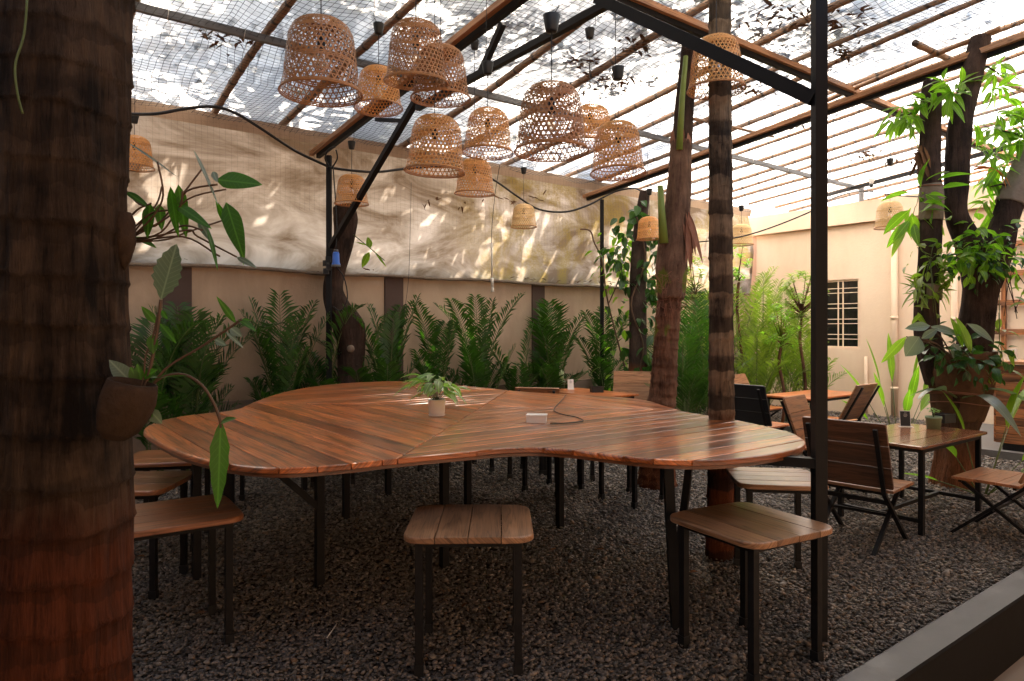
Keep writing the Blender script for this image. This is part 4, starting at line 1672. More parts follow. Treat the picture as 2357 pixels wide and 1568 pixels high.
def lamp(u, v_top, v_rim, width, label, tone='rattan', kind=0, tilt=(0, 0), cup=None, bulb='glass'):
    """width of the rim and the rows of its top and rim in the photo fix distance and height; diameter 0.40 m"""
    Y = 0.40 * F / width
    z = EYE + (HZ - v_rim) / F * Y
    x = (u - 1178) / F * Y
    t = thing('basket_lamp', label, 'pendant lamp', (x, Y, z), (u * 0.37) % 6.28, 'woven bamboo basket lamps')
    hgt = [0.365, 0.345, 0.375][kind]
    key = (kind, tone)
    if key not in shade_src:
        o = SHADES[kind][0].build('shade', M[tone], t)
        o2 = rim_mb.build('rim', M['rattan_dark'], o)
        shade_src[key] = (o.data, o2.data)
    else:
        o = bpy.data.objects.new('shade', shade_src[key][0])
        COL.objects.link(o)
        o.parent = t
        o2 = bpy.data.objects.new('rim', shade_src[key][1])
        COL.objects.link(o2)
        o2.parent = o
    o.rotation_euler = (R(tilt[0]), R(tilt[1]), 0)
    s_, q_ = sq((x, Y, 0))
    zr = roof_z(q_) - 0.02
    if cup:
        zc = EYE + (HZ - cup) / F * Y
    else:
        zc = zr - 0.05
    mb = MB()
    rng = random.Random(int(u))
    mb.tube([(0, 0, hgt - 0.07), (0.001, 0, hgt + 0.05), (0, 0.001, zc - z)], 0.003, 6)
    if zr - zc > 0.05:
        d = Vector((rng.uniform(-0.05, 0.05), rng.uniform(-0.05, 0.05), 0))
        mb.tube([Vector((0, 0, zc - z + 0.05)), d * 1.2 + UP * (zc - z + 0.10), d + UP * (zr - z)], 0.003, 5)
    mb.build('cord', M['cord'], t)
    mb = MB()
    mb.lathe([(0.0, -0.002), (0.028, 0.0), (0.033, 0.01), (0.046, 0.085), (0.046, 0.092), (0.0, 0.095)], (0, 0, zc - z - 0.03), 16)
    mb.build('ceiling_cup', M['black'], t)
    mb = MB()
    mb.lathe([(0.0, 0.07), (0.012, 0.07), (0.018, 0.05), (0.021, 0.0), (0.019, -0.012), (0.0, -0.012)], (0, 0, hgt - 0.14), 14)
    sk = mb.build('socket', M['black'], t)
    mb = MB()
    mb.lathe([(0.0, 0.0), (0.013, -0.001), (0.016, -0.02), (0.028, -0.05), (0.031, -0.07), (0.026, -0.092), (0.012, -0.105), (0.0, -0.107)], (0, 0, hgt - 0.15), 16)
    mb.build('bulb', M['frost'] if bulb == 'frost' else M['glass'], sk)
    return t


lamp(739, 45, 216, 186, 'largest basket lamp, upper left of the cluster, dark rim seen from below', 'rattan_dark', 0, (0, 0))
lamp(871, 145, 250, 110, 'small reddish basket lamp with a white bulb just right of the largest one', 'rattan', 1, (0, 3), 72, 'frost')
lamp(957, 40, 190, 146, 'tilted tall basket lamp at the top centre of the cluster', 'rattan_dark', 2, (-3, -4))
lamp(1014, 108, 228, 138, 'basket lamp half hidden behind the tilted top one, clear bulb showing', 'rattan_dark', 1, (0, 2))
lamp(1000, 272, 396, 140, 'bright orange basket lamp below the top pair, in the middle of the cluster', 'rattan', 0, (0, 3))
lamp(1122, 248, 353, 118, 'basket lamp under the black cup between the middle one and the wide one', 'rattan', 1, (0, 2), 163)
lamp(1269, 203, 350, 171, 'wide dark basket lamp hanging right above the white box', 'rattan_dark', 0, (0, -1), 62)
lamp(1357, 232, 330, 100, 'basket lamp mostly hidden behind the wide dark one', 'rattan', 1, (0, 5), 82)
lamp(1422, 285, 400, 127, 'rightmost basket lamp of the main cluster', 'rattan', 2, (0, -3), 175)
lamp(1092, 368, 447, 93, 'small basket lamp low in the cluster, under the middle pair', 'rattan', 1, (0, -2))
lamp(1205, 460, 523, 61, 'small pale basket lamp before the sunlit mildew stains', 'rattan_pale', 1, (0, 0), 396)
lamp(809, 398, 470, 78, 'small basket lamp in front of the curved dark trunk and brace', 'rattan', 1, (0, 0), 338)
lamp(309, 295, 386, 84, 'basket lamp half hidden by the thick palm trunk', 'rattan', 1, (0, 2), 278)
lamp(1494, 493, 551, 60, 'small orange basket lamp beside the sheath palm', 'rattan', 1, (0, -2), 445)
lamp(1648, 68, 208, 131, 'orange basket lamp hanging against the ringed palm, behind the big brace', 'rattan', 2, (0, 0))
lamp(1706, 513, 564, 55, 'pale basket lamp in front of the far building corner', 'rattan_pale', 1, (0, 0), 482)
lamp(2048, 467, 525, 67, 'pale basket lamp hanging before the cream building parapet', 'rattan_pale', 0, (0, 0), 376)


# ================================================================== THINGS ON THE TABLES
p = PZ(1005, 958, 1.0)
pot = thing('plant_pot', 'white ceramic pot with saucer in the middle of the big table', 'pot', (p.x, p.y, 1.001))
mb = MB()
r_ = 0.063
mb.lathe([(0, 0.008), (r_ * 0.86, 0.008), (r_ * 0.95, 0.03), (r_, 0.115), (r_ * 1.02, 0.125), (r_ * 0.93, 0.125), (r_ * 0.9, 0.09)], n=40)
mb.build('pot_body', M['ceramic'], pot)
mb = MB()
mb.lathe([(0, 0.0), (r_ * 0.9, 0.0), (r_ * 1.0, 0.014), (r_ * 0.95, 0.014), (r_ * 0.9, 0.007), (0, 0.007)], n=40)
mb.build('saucer', M['ceramic'], pot)
mb = MB()
mb.lathe([(r_ * 0.92, 0.108), (r_ * 0.5, 0.115), (0, 0.116)], n=24)
mb.build('potting_soil', M['soil'], pot)
rng = random.Random(4)
ll = thing('peace_lily', 'leafy peace lily growing in the white pot', 'plant', (p.x, p.y, 1.11))
mb, ms = MB(), MB()
for i in range(38):
    a = rng.uniform(0, 2 * math.pi) if i > 6 else i * 0.9
    el = rng.uniform(0.6, 1.45)
    L = rng.uniform(0.09, 0.22)
    d = Vector((math.cos(a) * math.cos(el), math.sin(a) * math.cos(el), math.sin(el)))
    base = Vector((math.cos(a), math.sin(a), 0)) * rng.uniform(0, 0.02)
    tip = base + d * L
    ms.tube([base, base + d * L * 0.5 + UP * 0.008, tip], 0.0016, 5)
    out = Vector((math.cos(a), math.sin(a), rng.uniform(-0.25, 0.35)))
    mb.leaf(tip, out, UP + Vector((rng.uniform(-.4, .4), rng.uniform(-.4, .4), 0)), rng.uniform(0.11, 0.165), rng.uniform(0.05, 0.072), rng.uniform(0.2, 0.6), 0.35, seg=6)
mb.build('foliage', M['leaf_lily'], ll)
ms.build('stems', M['petiole'], ll)

p0, p1, p2, p3 = PZ(1203, 978, 1.0), PZ(1262, 979, 1.0), PZ(1265, 966, 1.0), PZ(1210, 966, 1.0)
c = (p0 + p1 + p2 + p3) / 4
bx = thing('socket_box', 'white plastic junction box lying on the big table', 'box', (c.x, c.y, 1.001), math.atan2((p1 - p0).y, (p1 - p0).x))
mb = MB()
mb.box((0, 0, 0.022), (0.135, 0.10, 0.044))
mb.build('box_body', M['white'], bx)
mb = MB()
mb.box((0, 0, 0.0495), (0.142, 0.106, 0.010))
mb.build('lid', M['white'], bx)
cab = [PZ(u, v, 1.007) for u, v in ((1266, 974), (1300, 974), (1335, 971), (1341, 967), (1325, 960), (1300, 955), (1278, 948), (1275, 942), (1280, 934), (1292, 922), (1303, 912))]
cab[-1].z = 1.02
mb = MB()
mb.tube(smooth_open(cab, 5), 0.004, 6)
tag(mb.build('power_cable', M['cord'], loc=cab[0]), 'black cable snaking over the big table from the white box', 'cable')

# menu stand (printed lines only)
def menu_stand(c, rz, label, w=0.085, h=0.15, dark=True):
    t = thing('menu_stand', label, 'sign', c, rz, 'menu stands on the low tables')
    tilt = Matrix.Rotation(R(-8), 3, 'X')
    mb = MB()
    mb.box((0, 0.004, h / 2), (w + 0.008, 0.004, h), mat=tilt)
    mb.v = [tuple(Vector(v)) for v in mb.v]
    mb.box((0, -0.02, 0.002), (w + 0.03, 0.07, 0.004))
    mb.build('stand', M['white'], t)
    mb = MB()
    mb.box((0, 0.0005, h / 2), (w, 0.002, h - 0.012), mat=tilt)
    cd = mb.build('card', M['black_paint'] if dark else M['white'], t)
    mb = MB()
    for i, (z, wd) in enumerate(((0.86, 0.25), (0.78, 0.35), (0.71, 0.4), (0.63, 0.3), (0.12, 0.45), (0.18, 0.3))):
        mb.box((0, -0.0015, h * z), (w * wd, 0.001, 0.0028), mat=tilt)
    mb.build('printed_lines', M['twine'] if dark else M['black_paint'], cd)
    return t


def small_pot(c, label, r=0.05, h=0.09, mat='green_pot', ribbed=True):
    t = thing('plant_pot', label, 'pot', c)
    mb = MB()
    mod = (lambda a: 1 + 0.02 * math.cos(28 * a)) if ribbed else None
    mb.lathe([(0, 0.0), (r * 0.85, 0.0), (r * 0.97, h * 0.8), (r * 1.05, h * 0.82), (r * 1.05, h), (r * 0.95, h), (r * 0.9, h * 0.85)], n=84 if ribbed else 32, mod=mod)
    mb.build('pot_body', M[mat], t)
    mb = MB()
    mb.lathe([(r * 0.95, h * 0.86), (0, h * 0.92)], n=20)
    mb.build('potting_soil', M['soil'], t)
    return t


c = PZ(2083, 982, 0.727)
menu_stand(c, R(-12), 'black menu card in a white stand on the dark glossy table')
c = PZ(1313, 896, 0.727)
menu_stand(c, R(10), 'pale menu card in a clear stand on the far reddish table', dark=False)
c = PZ(2148, 987, 0.727)
small_pot(c, 'ribbed green pot on the dark glossy table', 0.065, 0.115)
pl = thing('seedling', 'little two stemmed seedling in the ribbed green pot', 'plant', (c.x, c.y, c.z + 0.10))
mb, ms = MB(), MB()
for a, L in ((0.4, 0.07), (2.6, 0.085), (4.2, 0.06)):
    tip = Vector((0.02 * math.cos(a), 0.02 * math.sin(a), L))
    ms.tube([(0, 0, 0), tip * 0.6 + Vector((0.004, 0, 0)), tip], 0.003, 5)
    for k in range(7):
        b = a + k * 0.9
        mb.leaf(tip, (math.cos(b), math.sin(b), 0.35), UP, 0.05, 0.026, 0.5, 0.3, seg=4)
mb.build('foliage', M['leaf_lily'], pl)
ms.build('stems', M['petiole'], pl)
c = PZ(1292, 893, 0.727)
small_pot(c, 'plain pale green pot on the far reddish table', 0.06, 0.11, 'green_pot', False)
pl = thing('cactus', 'pale finger cactus in the plain green pot', 'plant', (c.x, c.y, c.z + 0.10))
mb = MB()
for a, L in ((0.2, 0.16), (1.5, 0.19), (2.9, 0.14), (4.4, 0.17)):
    mb.tube([(0.012 * math.cos(a), 0.012 * math.sin(a), 0), (0.02 * math.cos(a), 0.02 * math.sin(a), L * 0.5), (0.03 * math.cos(a), 0.03 * math.sin(a), L)], [0.014, 0.017, 0.009], 8)
mb.build('stems', M['cactus'], pl)
def holder(c, rz, label):
    t = thing('condiment_box', label, 'box', c, rz)
    mb = MB()
    L, W, H = 0.17, 0.12, 0.085
    for a, s_ in (((0, -W / 2, H / 2), (L, 0.008, H)), ((0, W / 2, H / 2), (L, 0.008, H)), ((-L / 2 + 0.004, 0, H / 2), (0.008, W - 0.008, H - 0.004)), ((L / 2 - 0.004, 0, H / 2), (0.008, W - 0.008, H - 0.004)), ((0, 0, 0.006), (L - 0.02, W - 0.01, 0.008))):
        mb.box(a, s_)
    mb.build('tray', M['black'], t)
    mb = MB()
    for i in range(6):
        mb.box((-0.055 + i * 0.022, 0, 0.05), (0.014, 0.08, 0.06), rz=0.1 * (i % 3 - 1))
    mb.build('sachets', M['black_paint'], t)
holder(PZ(1373, 903, 0.727), R(10), 'small black holder on the far reddish table')
holder(PZ(2172, 972, 0.727), R(25), 'black holder behind the ribbed green pot')

# blue connector hanging on the thin post
c = P(773, 612, 8.4)
bl = thing('blue_connector', 'blue industrial plug hanging beside the thin post', 'plug', c)
mb = MB()
mb.lathe([(0, 0), (0.052, 0.0), (0.054, 0.02), (0.044, 0.04), (0.04, 0.15), (0.030, 0.17), (0, 0.17)], n=20)
mb.build('plug_body', M['blue'], bl)
mb = MB()
mb.lathe([(0.055, -0.012), (0.057, 0.0), (0.057, 0.012), (0.05, 0.014)], n=20)
mb.lathe([(0.0, 0.20), (0.026, 0.2), (0.031, 0.171), (0.0, 0.17)], n=16)
mb.build('collar', M['steel_grey'], bl)
mb = MB()
mb.tube(smooth_open([c + UP * 0.2, c + Vector((0.01, 0, 0.5)), c + Vector((-0.02, 0.03, 0.9)), c + Vector((-0.05, 0.05, 1.25))], 4), 0.008, 6)
mb.tube(smooth_open([c - UP * 0.01, c + Vector((0.10, 0, -0.15)), c + Vector((0.14, 0, -0.4)), c + Vector((0.06, 0, -0.55)), c + Vector((-0.04, 0.02, -0.5))], 5), 0.008, 6)
k_ = mb.build('plug_cable', M['cord'], bl)
k_.matrix_parent_inverse = Matrix.Translation(-Vector(c))
sw = thing('switch_cluster', 'bundle of black switches tied to the thin post behind the blue plug', 'switch', P(757, 625, 8.55))
mb = MB()
for i in range(4):
    mb.box((-0.03 + 0.03 * (i % 2), -0.02, i * 0.05), (0.06, 0.06, 0.07), rz=i * 0.5)
mb.build('switch_body', M['black'], sw)

# ---- cables in the air
def cable(pts, r, label, mat='cord'):
    mb = MB()
    mb.tube(smooth_open(pts, 6), r, 6)
    o = mb.build('overhead_cable', M[mat], loc=pts[0])
    tag(o, label, 'cable', 'black cables strung under the roof')
cable([P(240, 262, 7.2), P(297, 263, 7.2), (P(360, 262, 7.1)), P(430, 250, 7.2), P(490, 246, 7.3), P(540, 260, 7.5), P(600, 296, 7.8), P(680, 348, 8.2), P(756, 384, 8.5)], 0.017, 'thick black cable arching from the palm trunk to the thin post')
cable([P(757, 386, 8.5), P(810, 393, 8.6), P(870, 396, 8.8), P(940, 388, 9.2), P(1020, 384, 9.6), P(1090, 392, 10), P(1140, 417, 10.3), P(1190, 452, 10.8), P(1240, 482, 11.0), P(1300, 488, 11.2), P(1350, 474, 11.3), P(1386, 456, 11.5)], 0.016, 'thick black cable sagging from the thin post to the slim far post')
cable([P(1386, 456, 11.5), P(1420, 440, 11.6), P(1460, 434, 11.4), P(1478, 446, 11.3), P(1482, 475, 11.3), P(1474, 498, 11.4)], 0.014, 'black cable looping down beside the small orange lamp')
cable([P(1560, 560, 11), P(1620, 556, 10.5), P(1700, 546, 10), P(1780, 522, 9.6), P(1872, 484, 9.3), P(1920, 455, 10), P(1985, 440, 11), P(2060, 450, 11), P(2150, 455, 10.6)], 0.010, 'thin cable rising behind the tallest post to the cream parapet')
cable([P(757, 383, 8.5), P(748, 365, 8.4), P(756, 345, 8.3), P(772, 338, 8.3)], 0.01, 'cable loop over the head of the thin post')
cable([P(773, 345, 8.3), P(776, 365, 8.35), P(765, 385, 8.45)], 0.009, 'second small cable loop on the head of the thin post')
cable([P(1150, 380, 9.2), P(1140, 440, 9.3), P(1132, 520, 9.3), P(1131, 560, 9.3)], 0.004, 'thin string dropping to the white pull switch')
cable([P(946, 420, 9.3), P(944, 520, 9.3), P(940, 640, 9.3), P(930, 720, 9.3)], 0.003, 'very thin string hanging before the tarp')
mb = MB()
mb.tube([P(1131, 560, 9.3), P(1132, 640, 9.3)], 0.012, 8)
mb.tube([P(1132, 640, 9.3), P(1133, 660, 9.3)], [0.02, 0.02], 8)
mb.tube([P(1133, 660, 9.3), P(1133, 672, 9.3)], [0.012, 0.026], 8)
tag(mb.build('pull_cord', M['twine'], loc=P(1132, 640, 9.3)), 'white pull cord hanging over the tall areca palm', 'cord')
c = P(2005, 432, 10.9)
bu = thing('bare_bulb', 'bare white bulb on the cable above the cream parapet', 'bulb', c)
mb = MB()
mb.lathe([(0, 0), (0.03, 0.01), (0.03, 0.05), (0.025, 0.06), (0, 0.06)], (0, 0, 0), 14)
mb.build('socket', M['black'], bu)
mb = MB()
mb.lathe([(0.02, 0.06), (0.05, 0.12), (0.045, 0.18), (0.0, 0.2)], (0, 0, 0), 16)
mb.build('bulb', M['frost'], bu)

# twig on the gravel
pt = PZ(765, 1450, 0.02)
mb = MB()
mb.tube([PZ(752, 1468, 0.02), PZ(765, 1450, 0.03), PZ(775, 1435, 0.03)], 0.003, 5)
tag(mb.build('twig', M['twine'], loc=pt), 'single pale twig lying on the dark gravel under the table', 'twig')

# ================================================================== TREES AND PLANTS
def trunk_mesh(pts, rads, n=40, step=0.03, ring=0.0, ring_amp=0.03, rough=0.05, seed=0, flare=None):
    """smoothly interpolated trunk with scar rings and lumps; world coordinates"""
    pts = [Vector(p) for p in pts]
    sp = smooth_open(pts, 8)
    sr = []
    k = len(pts)
    for i in range(k - 1):
        for j in range(8):
            t = j / 8
            sr.append(rads[i] * (1 - t) + rads[i + 1] * t)
    sr.append(rads[-1])
    # resample
    acc = [0]
    for i in range(1, len(sp)):
        acc.append(acc[-1] + (sp[i] - sp[i - 1]).length)
    T = acc[-1]
    m = max(4, int(T / step))
    P_, R_ = [], []
    i = 1
    for a in range(m + 1):
        l = T * a / m
        while i < len(acc) - 1 and acc[i] < l:
            i += 1
        f = (l - acc[i - 1]) / max(1e-9, acc[i] - acc[i - 1])
        P_.append(sp[i - 1].lerp(sp[i], f))
        R_.append(sr[i - 1] * (1 - f) + sr[i] * f)
    so = seed * 11.7

    def bf(i, a, p):
        l = T * i / m
        ca, sa = math.cos(a), math.sin(a)
        r = 1 + rough * noise.noise(Vector((ca * 1.6 + so, sa * 1.6, l * 1.2))) * 1.6
        r += rough * 0.8 * noise.noise(Vector((ca * 6 + so, sa * 6, l * 4)))
        if ring:
            w = l / ring + 0.55 * noise.noise(Vector((0.3, so, l * 2.1))) + 0.22 * noise.noise(Vector((ca * 1.2 + so, sa * 1.2, l * 0.8))) + 0.05 * ca
            f = w - math.floor(w)
            r += ring_amp * ((1 - f) ** 2 * 1.0 - 0.4) + (0.03 if f < 0.08 else 0) * ring_amp * 20
            r -= ring_amp * 2.2 * max(0.0, noise.noise(Vector((ca * 9 + so, sa * 9, l * 0.9 + math.floor(w) * 5.3))) - 0.22)
            # torn vertical fibres just above each scar
            r += ring_amp * 0.7 * noise.noise(Vector((ca * 18 + math.floor(w) * 3.1, sa * 18, l * 2)))
        return r
    mb = MB()
    mb.tube(P_, R_, n, bump_fn=bf)
    return mb


def tree_thing(name, label, loc, group=None, cat='tree'):
    t = thing(name, label, cat, loc, group=group)
    inv = Matrix.Translation(-Vector(loc))
    def add(mb, nm, mat, parent=None):
        o = mb.build(nm, mat, parent or t)
        if parent is None:
            o.matrix_parent_inverse = inv
        return o
    return t, add


def band_bark(name, dark, light, red, red_z, spacing, z_off=0.0, width=0.3, power=0.8, wob=0.28):
    m = bark_mat(name, dark, light, red, red_z)
    nt = m.node_tree
    pr = [n for n in nt.nodes if n.type == 'BSDF_PRINCIPLED'][0]
    src = pr.inputs['Base Color'].links[0].from_socket
    tc = nt.nodes.new('ShaderNodeTexCoord').outputs['Object']
    sep = nd(nt, 'ShaderNodeSeparateXYZ')
    nt.links.new(tc, sep.inputs[0])
    nz = noise_n(nt, mapping(nt, tc, (4, 4, 2)), 2.0, 4)
    z = math_n(nt, 'ADD', math_n(nt, 'ADD', math_n(nt, 'MULTIPLY', sep.outputs[2], 1 / spacing), z_off), math_n(nt, 'MULTIPLY', nz, wob))
    fr = math_n(nt, 'FRACT', z)
    rp = ramp(nt, [(0.0, (1, 1, 1)), (width, (0.85,) * 3), (width + 0.08, (0, 0, 0)), (0.97, (0, 0, 0)), (1.0, (1, 1, 1))])
    nt.links.new(fr, rp.inputs[0])
    c = mixc(nt, math_n(nt, 'MULTIPLY', rp.outputs[0], power), src, tuple(x * 0.9 for x in dark))
    # keep the scars faint on the painted foot
    nt.links.new(c, pr.inputs['Base Color'])
    return m


M['bark_big'] = band_bark('date_palm_bark', (0.014, 0.009, 0.006), (0.12, 0.074, 0.045), (0.17, 0.05, 0.022), 1.10, 0.155, 0, 0.3, 0.35, 1.3)
M['bark_ring'] = band_bark('ringed_palm_bark', (0.03, 0.022, 0.017), (0.36, 0.25, 0.16), (0.26, 0.075, 0.03), 1.02, 0.28, 0, 0.36, 0.75, 0.35)

# thick palm trunk in the left foreground
def C(u, Y, z):
    return Vector(((u - 1178) / F * Y, Y, z))
base = C(140, 2.2, 0)
t, add = tree_thing('palm_tree', 'thick rough palm trunk filling the left edge, its foot painted red brown', base)
add(trunk_mesh([C(128, 2.2, -0.05), C(138, 2.2, 0.5), C(143, 2.2, 1.0), C(147, 2.2, 1.6), C(150, 2.2, 2.2), C(157, 2.2, 2.8), C(160, 2.2, 3.6), C(160, 2.2, 5.6)],
               [0.232, 0.208, 0.195, 0.187, 0.184, 0.178, 0.172, 0.165], 150, 0.0125, 0.155, 0.026, 0.06, 1), 'trunk', M['bark_big'])

# ringed palm rising through the table
base = C(1661, 4.93, 0)
t, add = tree_thing('palm_tree', 'slim ringed palm trunk growing through the right end of the big table', base)
add(trunk_mesh([C(1657, 4.93, -0.05), C(1660, 4.93, 0.9), C(1659, 4.93, 1.8), C(1658, 4.93, 2.8), C(1656, 4.93, 3.8), C(1655, 4.93, 6.5)],
               [0.105, 0.092, 0.084, 0.082, 0.078, 0.072], 64, 0.015, 0.15, 0.05, 0.02, 2), 'trunk', M['bark_ring'])

# palm with the torn sheath
def green_sheath(m, z0, z1):
    nt = m.node_tree
    pr = [n for n in nt.nodes if n.type == 'BSDF_PRINCIPLED'][0]
    src = pr.inputs['Base Color'].links[0].from_socket
    tc = nt.nodes.new('ShaderNodeTexCoord').outputs['Object']
    sep = nd(nt, 'ShaderNodeSeparateXYZ')
    nt.links.new(tc, sep.inputs[0])
    nz = noise_n(nt, mapping(nt, tc, (3, 3, 1.2)), 1.6, 3, 0.5, 0.3)
    zc = (z0 + z1) / 2
    fall = math_n(nt, 'SUBTRACT', 1.0, math_n(nt, 'ABSOLUTE', math_n(nt, 'MULTIPLY', math_n(nt, 'SUBTRACT', sep.outputs[2], zc), 2 / (z1 - z0))))
    f = ramp(nt, [(0.64, (0, 0, 0)), (0.69, (1, 1, 1))])
    nt.links.new(math_n(nt, 'ADD', nz, math_n(nt, 'MULTIPLY', fall, 0.22)), f.inputs[0])
    nt.links.new(mixc(nt, f.outputs[0], src, (0.14, 0.16, 0.025)), pr.inputs['Base Color'])


M['sheath_skin'] = bark_mat('torn_palm_sheath', (0.07, 0.036, 0.024), (0.23, 0.135, 0.088))
green_sheath(M['sheath_skin'], 1.95, 2.3)
green_sheath(M['bark_banana'], 1.35, 1.95)
base = C(1512, 7.14, 0)
t, add = tree_thing('palm_tree', 'reddish palm trunk with a torn pink sheath and green patches', base)
def CV(u, v, Y):
    return P(u, v, Y)
add(trunk_mesh([C(1512, 7.14, -0.05), CV(1514, 1000, 7.14), CV(1526, 900, 7.14), CV(1532, 800, 7.14), CV(1540, 700, 7.14), CV(1545, 660, 7.14)],
               [0.21, 0.165, 0.135, 0.125, 0.128, 0.135], 64, 0.02, 0.10, 0.07, 0.06, 3), 'trunk', M['bark_banana'])
add(trunk_mesh([CV(1544, 690, 7.1), CV(1545, 620, 7.13), CV(1550, 570, 7.14), CV(1557, 500, 7.14), CV(1562, 420, 7.14), CV(1566, 325, 7.14)],
               [0.13, 0.163, 0.155, 0.135, 0.125, 0.10], 40, 0.03, 0, 0, 0.09, 4), 'torn_sheath', M['sheath_skin'])
add(trunk_mesh([CV(1566, 400, 7.2), CV(1575, 250, 7.2), CV(1590, 100, 7.2), CV(1600, -30, 7.2)], [0.11, 0.10, 0.095, 0.09], 24, 0.05, 0.2, 0.03, 0.05, 5), 'crown_shaft', M['bark_dark'])
mb = MB()
mb.tube([CV(1563, 345, 7.03), CV(1570, 220, 7.05), CV(1578, 130, 7.08)], [0.035, 0.03, 0.025], 8)
mb.tube([CV(1527, 560, 7.0), CV(1522, 480, 7.0), CV(1519, 428, 7.0)], [0.05, 0.036, 0.03], 8)
add(mb, 'leaf_stalk', M['sheath'])
mb = MB()
for k_ in range(7):
    a_ = k_ * 0.9
    mb.leaf(CV(1566, 345, 7.14) + Vector((0.085 * math.cos(a_), 0.085 * math.sin(a_), 0)), (0.15 * math.cos(a_), 0.15 * math.sin(a_), 1), (math.cos(a_), math.sin(a_), 0), 0.16 + 0.05 * (k_ % 3), 0.08, 0.1, 0.3, seg=4)
add(mb, 'torn_flaps', M['husk_pale'])
mb = MB()
rng = random.Random(2)
for i in range(9):
    mb.leaf(CV(1572 + rng.uniform(-6, 6), 470 + rng.uniform(-6, 6), 7.05), (rng.uniform(0.0, 0.35), rng.uniform(-0.2, 0.1), -1), (rng.uniform(-1, 1), -1, 0), rng.uniform(0.35, 0.75), 0.07, rng.uniform(-0.1, 0.2), 0.7, seg=6)
add(mb, 'dead_frond', M['husk_pale'])
mb = MB()
for i in range(70):
    c_ = CV(1540 + rng.uniform(-38, 38), rng.choice((668, 640, 700)) + rng.uniform(-10, 12), 7.0 + rng.uniform(-0.03, 0.06))
    mb.tube([c_, c_ + Vector((rng.uniform(-.06, .06), -0.03, rng.uniform(-.02, .06))), c_ + Vector((rng.uniform(-.1, .1), -0.04, rng.uniform(-.1, .02)))], 0.0022, 3, caps=False)
add(mb, 'fibre_tuft', M['husk_pale'])

# curved dark trunk behind the thin post
base = C(806, 8.78, 0)
t, add = tree_thing('tree', 'curved dark tree trunk behind the thin black post', base)
Yc = 8.78
add(trunk_mesh([C(806, Yc, -0.05), CV(806, 880, Yc), CV(808, 800, Yc), CV(803, 755, Yc), CV(780, 712, Yc), CV(767, 670, Yc), CV(774, 620, Yc), CV(790, 560, Yc), CV(795, 505, Yc), CV(790, 474, Yc)],
               [0.20, 0.155, 0.165, 0.19, 0.155, 0.125, 0.115, 0.118, 0.145, 0.13], 40, 0.03, 0, 0, 0.08, 6), 'trunk', M['bark_dark'])
mb = MB()
mb.lathe([(0.0, 0.02), (0.03, 0.018), (0.045, 0.005), (0.05, -0.02)], (0, 0, 0), 12)
mm = Matrix.Rotation(R(90), 4, 'X')
mb.v = [tuple((mm @ Vector(p)) + Vector(CV(806, 803, Yc - 0.175))) for p in mb.v]
add(mb, 'cut_knot', M['cloth_grey'])
mb, ms = MB(), MB()
ms.tube([CV(800, 530, Yc), CV(850, 570, 8.6), CV(885, 600, 8.5)], 0.006, 5)
for (u, v, du, dv, L, W) in ((852, 572, -10, -45, 0.15, 0.08), (850, 580, -25, 50, 0.22, 0.09), (862, 580, 40, 50, 0.24, 0.03), (845, 565, -45, -14, 0.15, 0.02)):
    d = Vector((du, 0, -dv))
    mb.leaf(CV(u, v, 8.55), d, (0.2, -1, 0.3), L, W, 0.1, 0.2)
add(mb, 'leaf_sprig', M['leaf_mango'])
add(ms, 'twig', M['petiole'])

# smooth trunk with orange painted foot and its climber
base = C(1470, 11.0, 0)
t, add = tree_thing('tree', 'smooth dark trunk with an orange painted foot, wrapped by a climber', base)
add(trunk_mesh([C(1468, 11, -0.05), CV(1468, 800, 11), CV(1468, 640, 11), CV(1474, 520, 11), CV(1484, 440, 11)], [0.17, 0.142, 0.135, 0.11, 0.075], 32, 0.06, 0, 0, 0.03, 7), 'trunk', M['bark_grey'])


def leaf_cluster(mb, c, n, rad, L, W, rng, out_bias=0.5, squash=(1, 1, 1), droop=(0.2, 0.6), seg=4, down=0.0, wide=0.4):
    c = Vector(c)
    for _ in range(n):
        o = Vector((rng.gauss(0, 1) * squash[0], rng.gauss(0, 1) * squash[1], rng.gauss(0, 1) * squash[2])) * rad * 0.5
        d = (o.normalized() * out_bias if o.length > 1e-6 else UP) + Vector((rng.uniform(-1, 1), rng.uniform(-1, 1), rng.uniform(-0.7, 0.5) - down)) * 0.6
        l = L * rng.uniform(0.65, 1.25)
        mb.leaf(c + o, d, UP + Vector((rng.uniform(-.7, .7), rng.uniform(-.7, .7), 0)), l, W * l / L * rng.uniform(0.8, 1.15), rng.uniform(*droop), 0.25, seg=seg, wide=wide)


def whorl(mb, c, axis, n, L, W, rng, spread=1.0, droop=0.35, seg=5):
    """a rosette of long leaves round a twig tip"""
    axis = Vector(axis).normalized()
    x = axis.orthogonal().normalized()
    y = axis.cross(x)
    for k in range(n):
        a = 2.4 * k + rng.uniform(-.3, .3)
        s_ = spread * rng.uniform(0.55, 1.1)
        d = axis * 0.55 + (x * math.cos(a) + y * math.sin(a)) * s_
        l = L * rng.uniform(0.7, 1.15)
        mb.leaf(Vector(c) - axis * 0.02 * k * 0.5, d, UP * 0.8 + axis * 0.5, l, W * rng.uniform(0.8, 1.2), droop * rng.uniform(0.5, 1.6), 0.3, seg=seg)


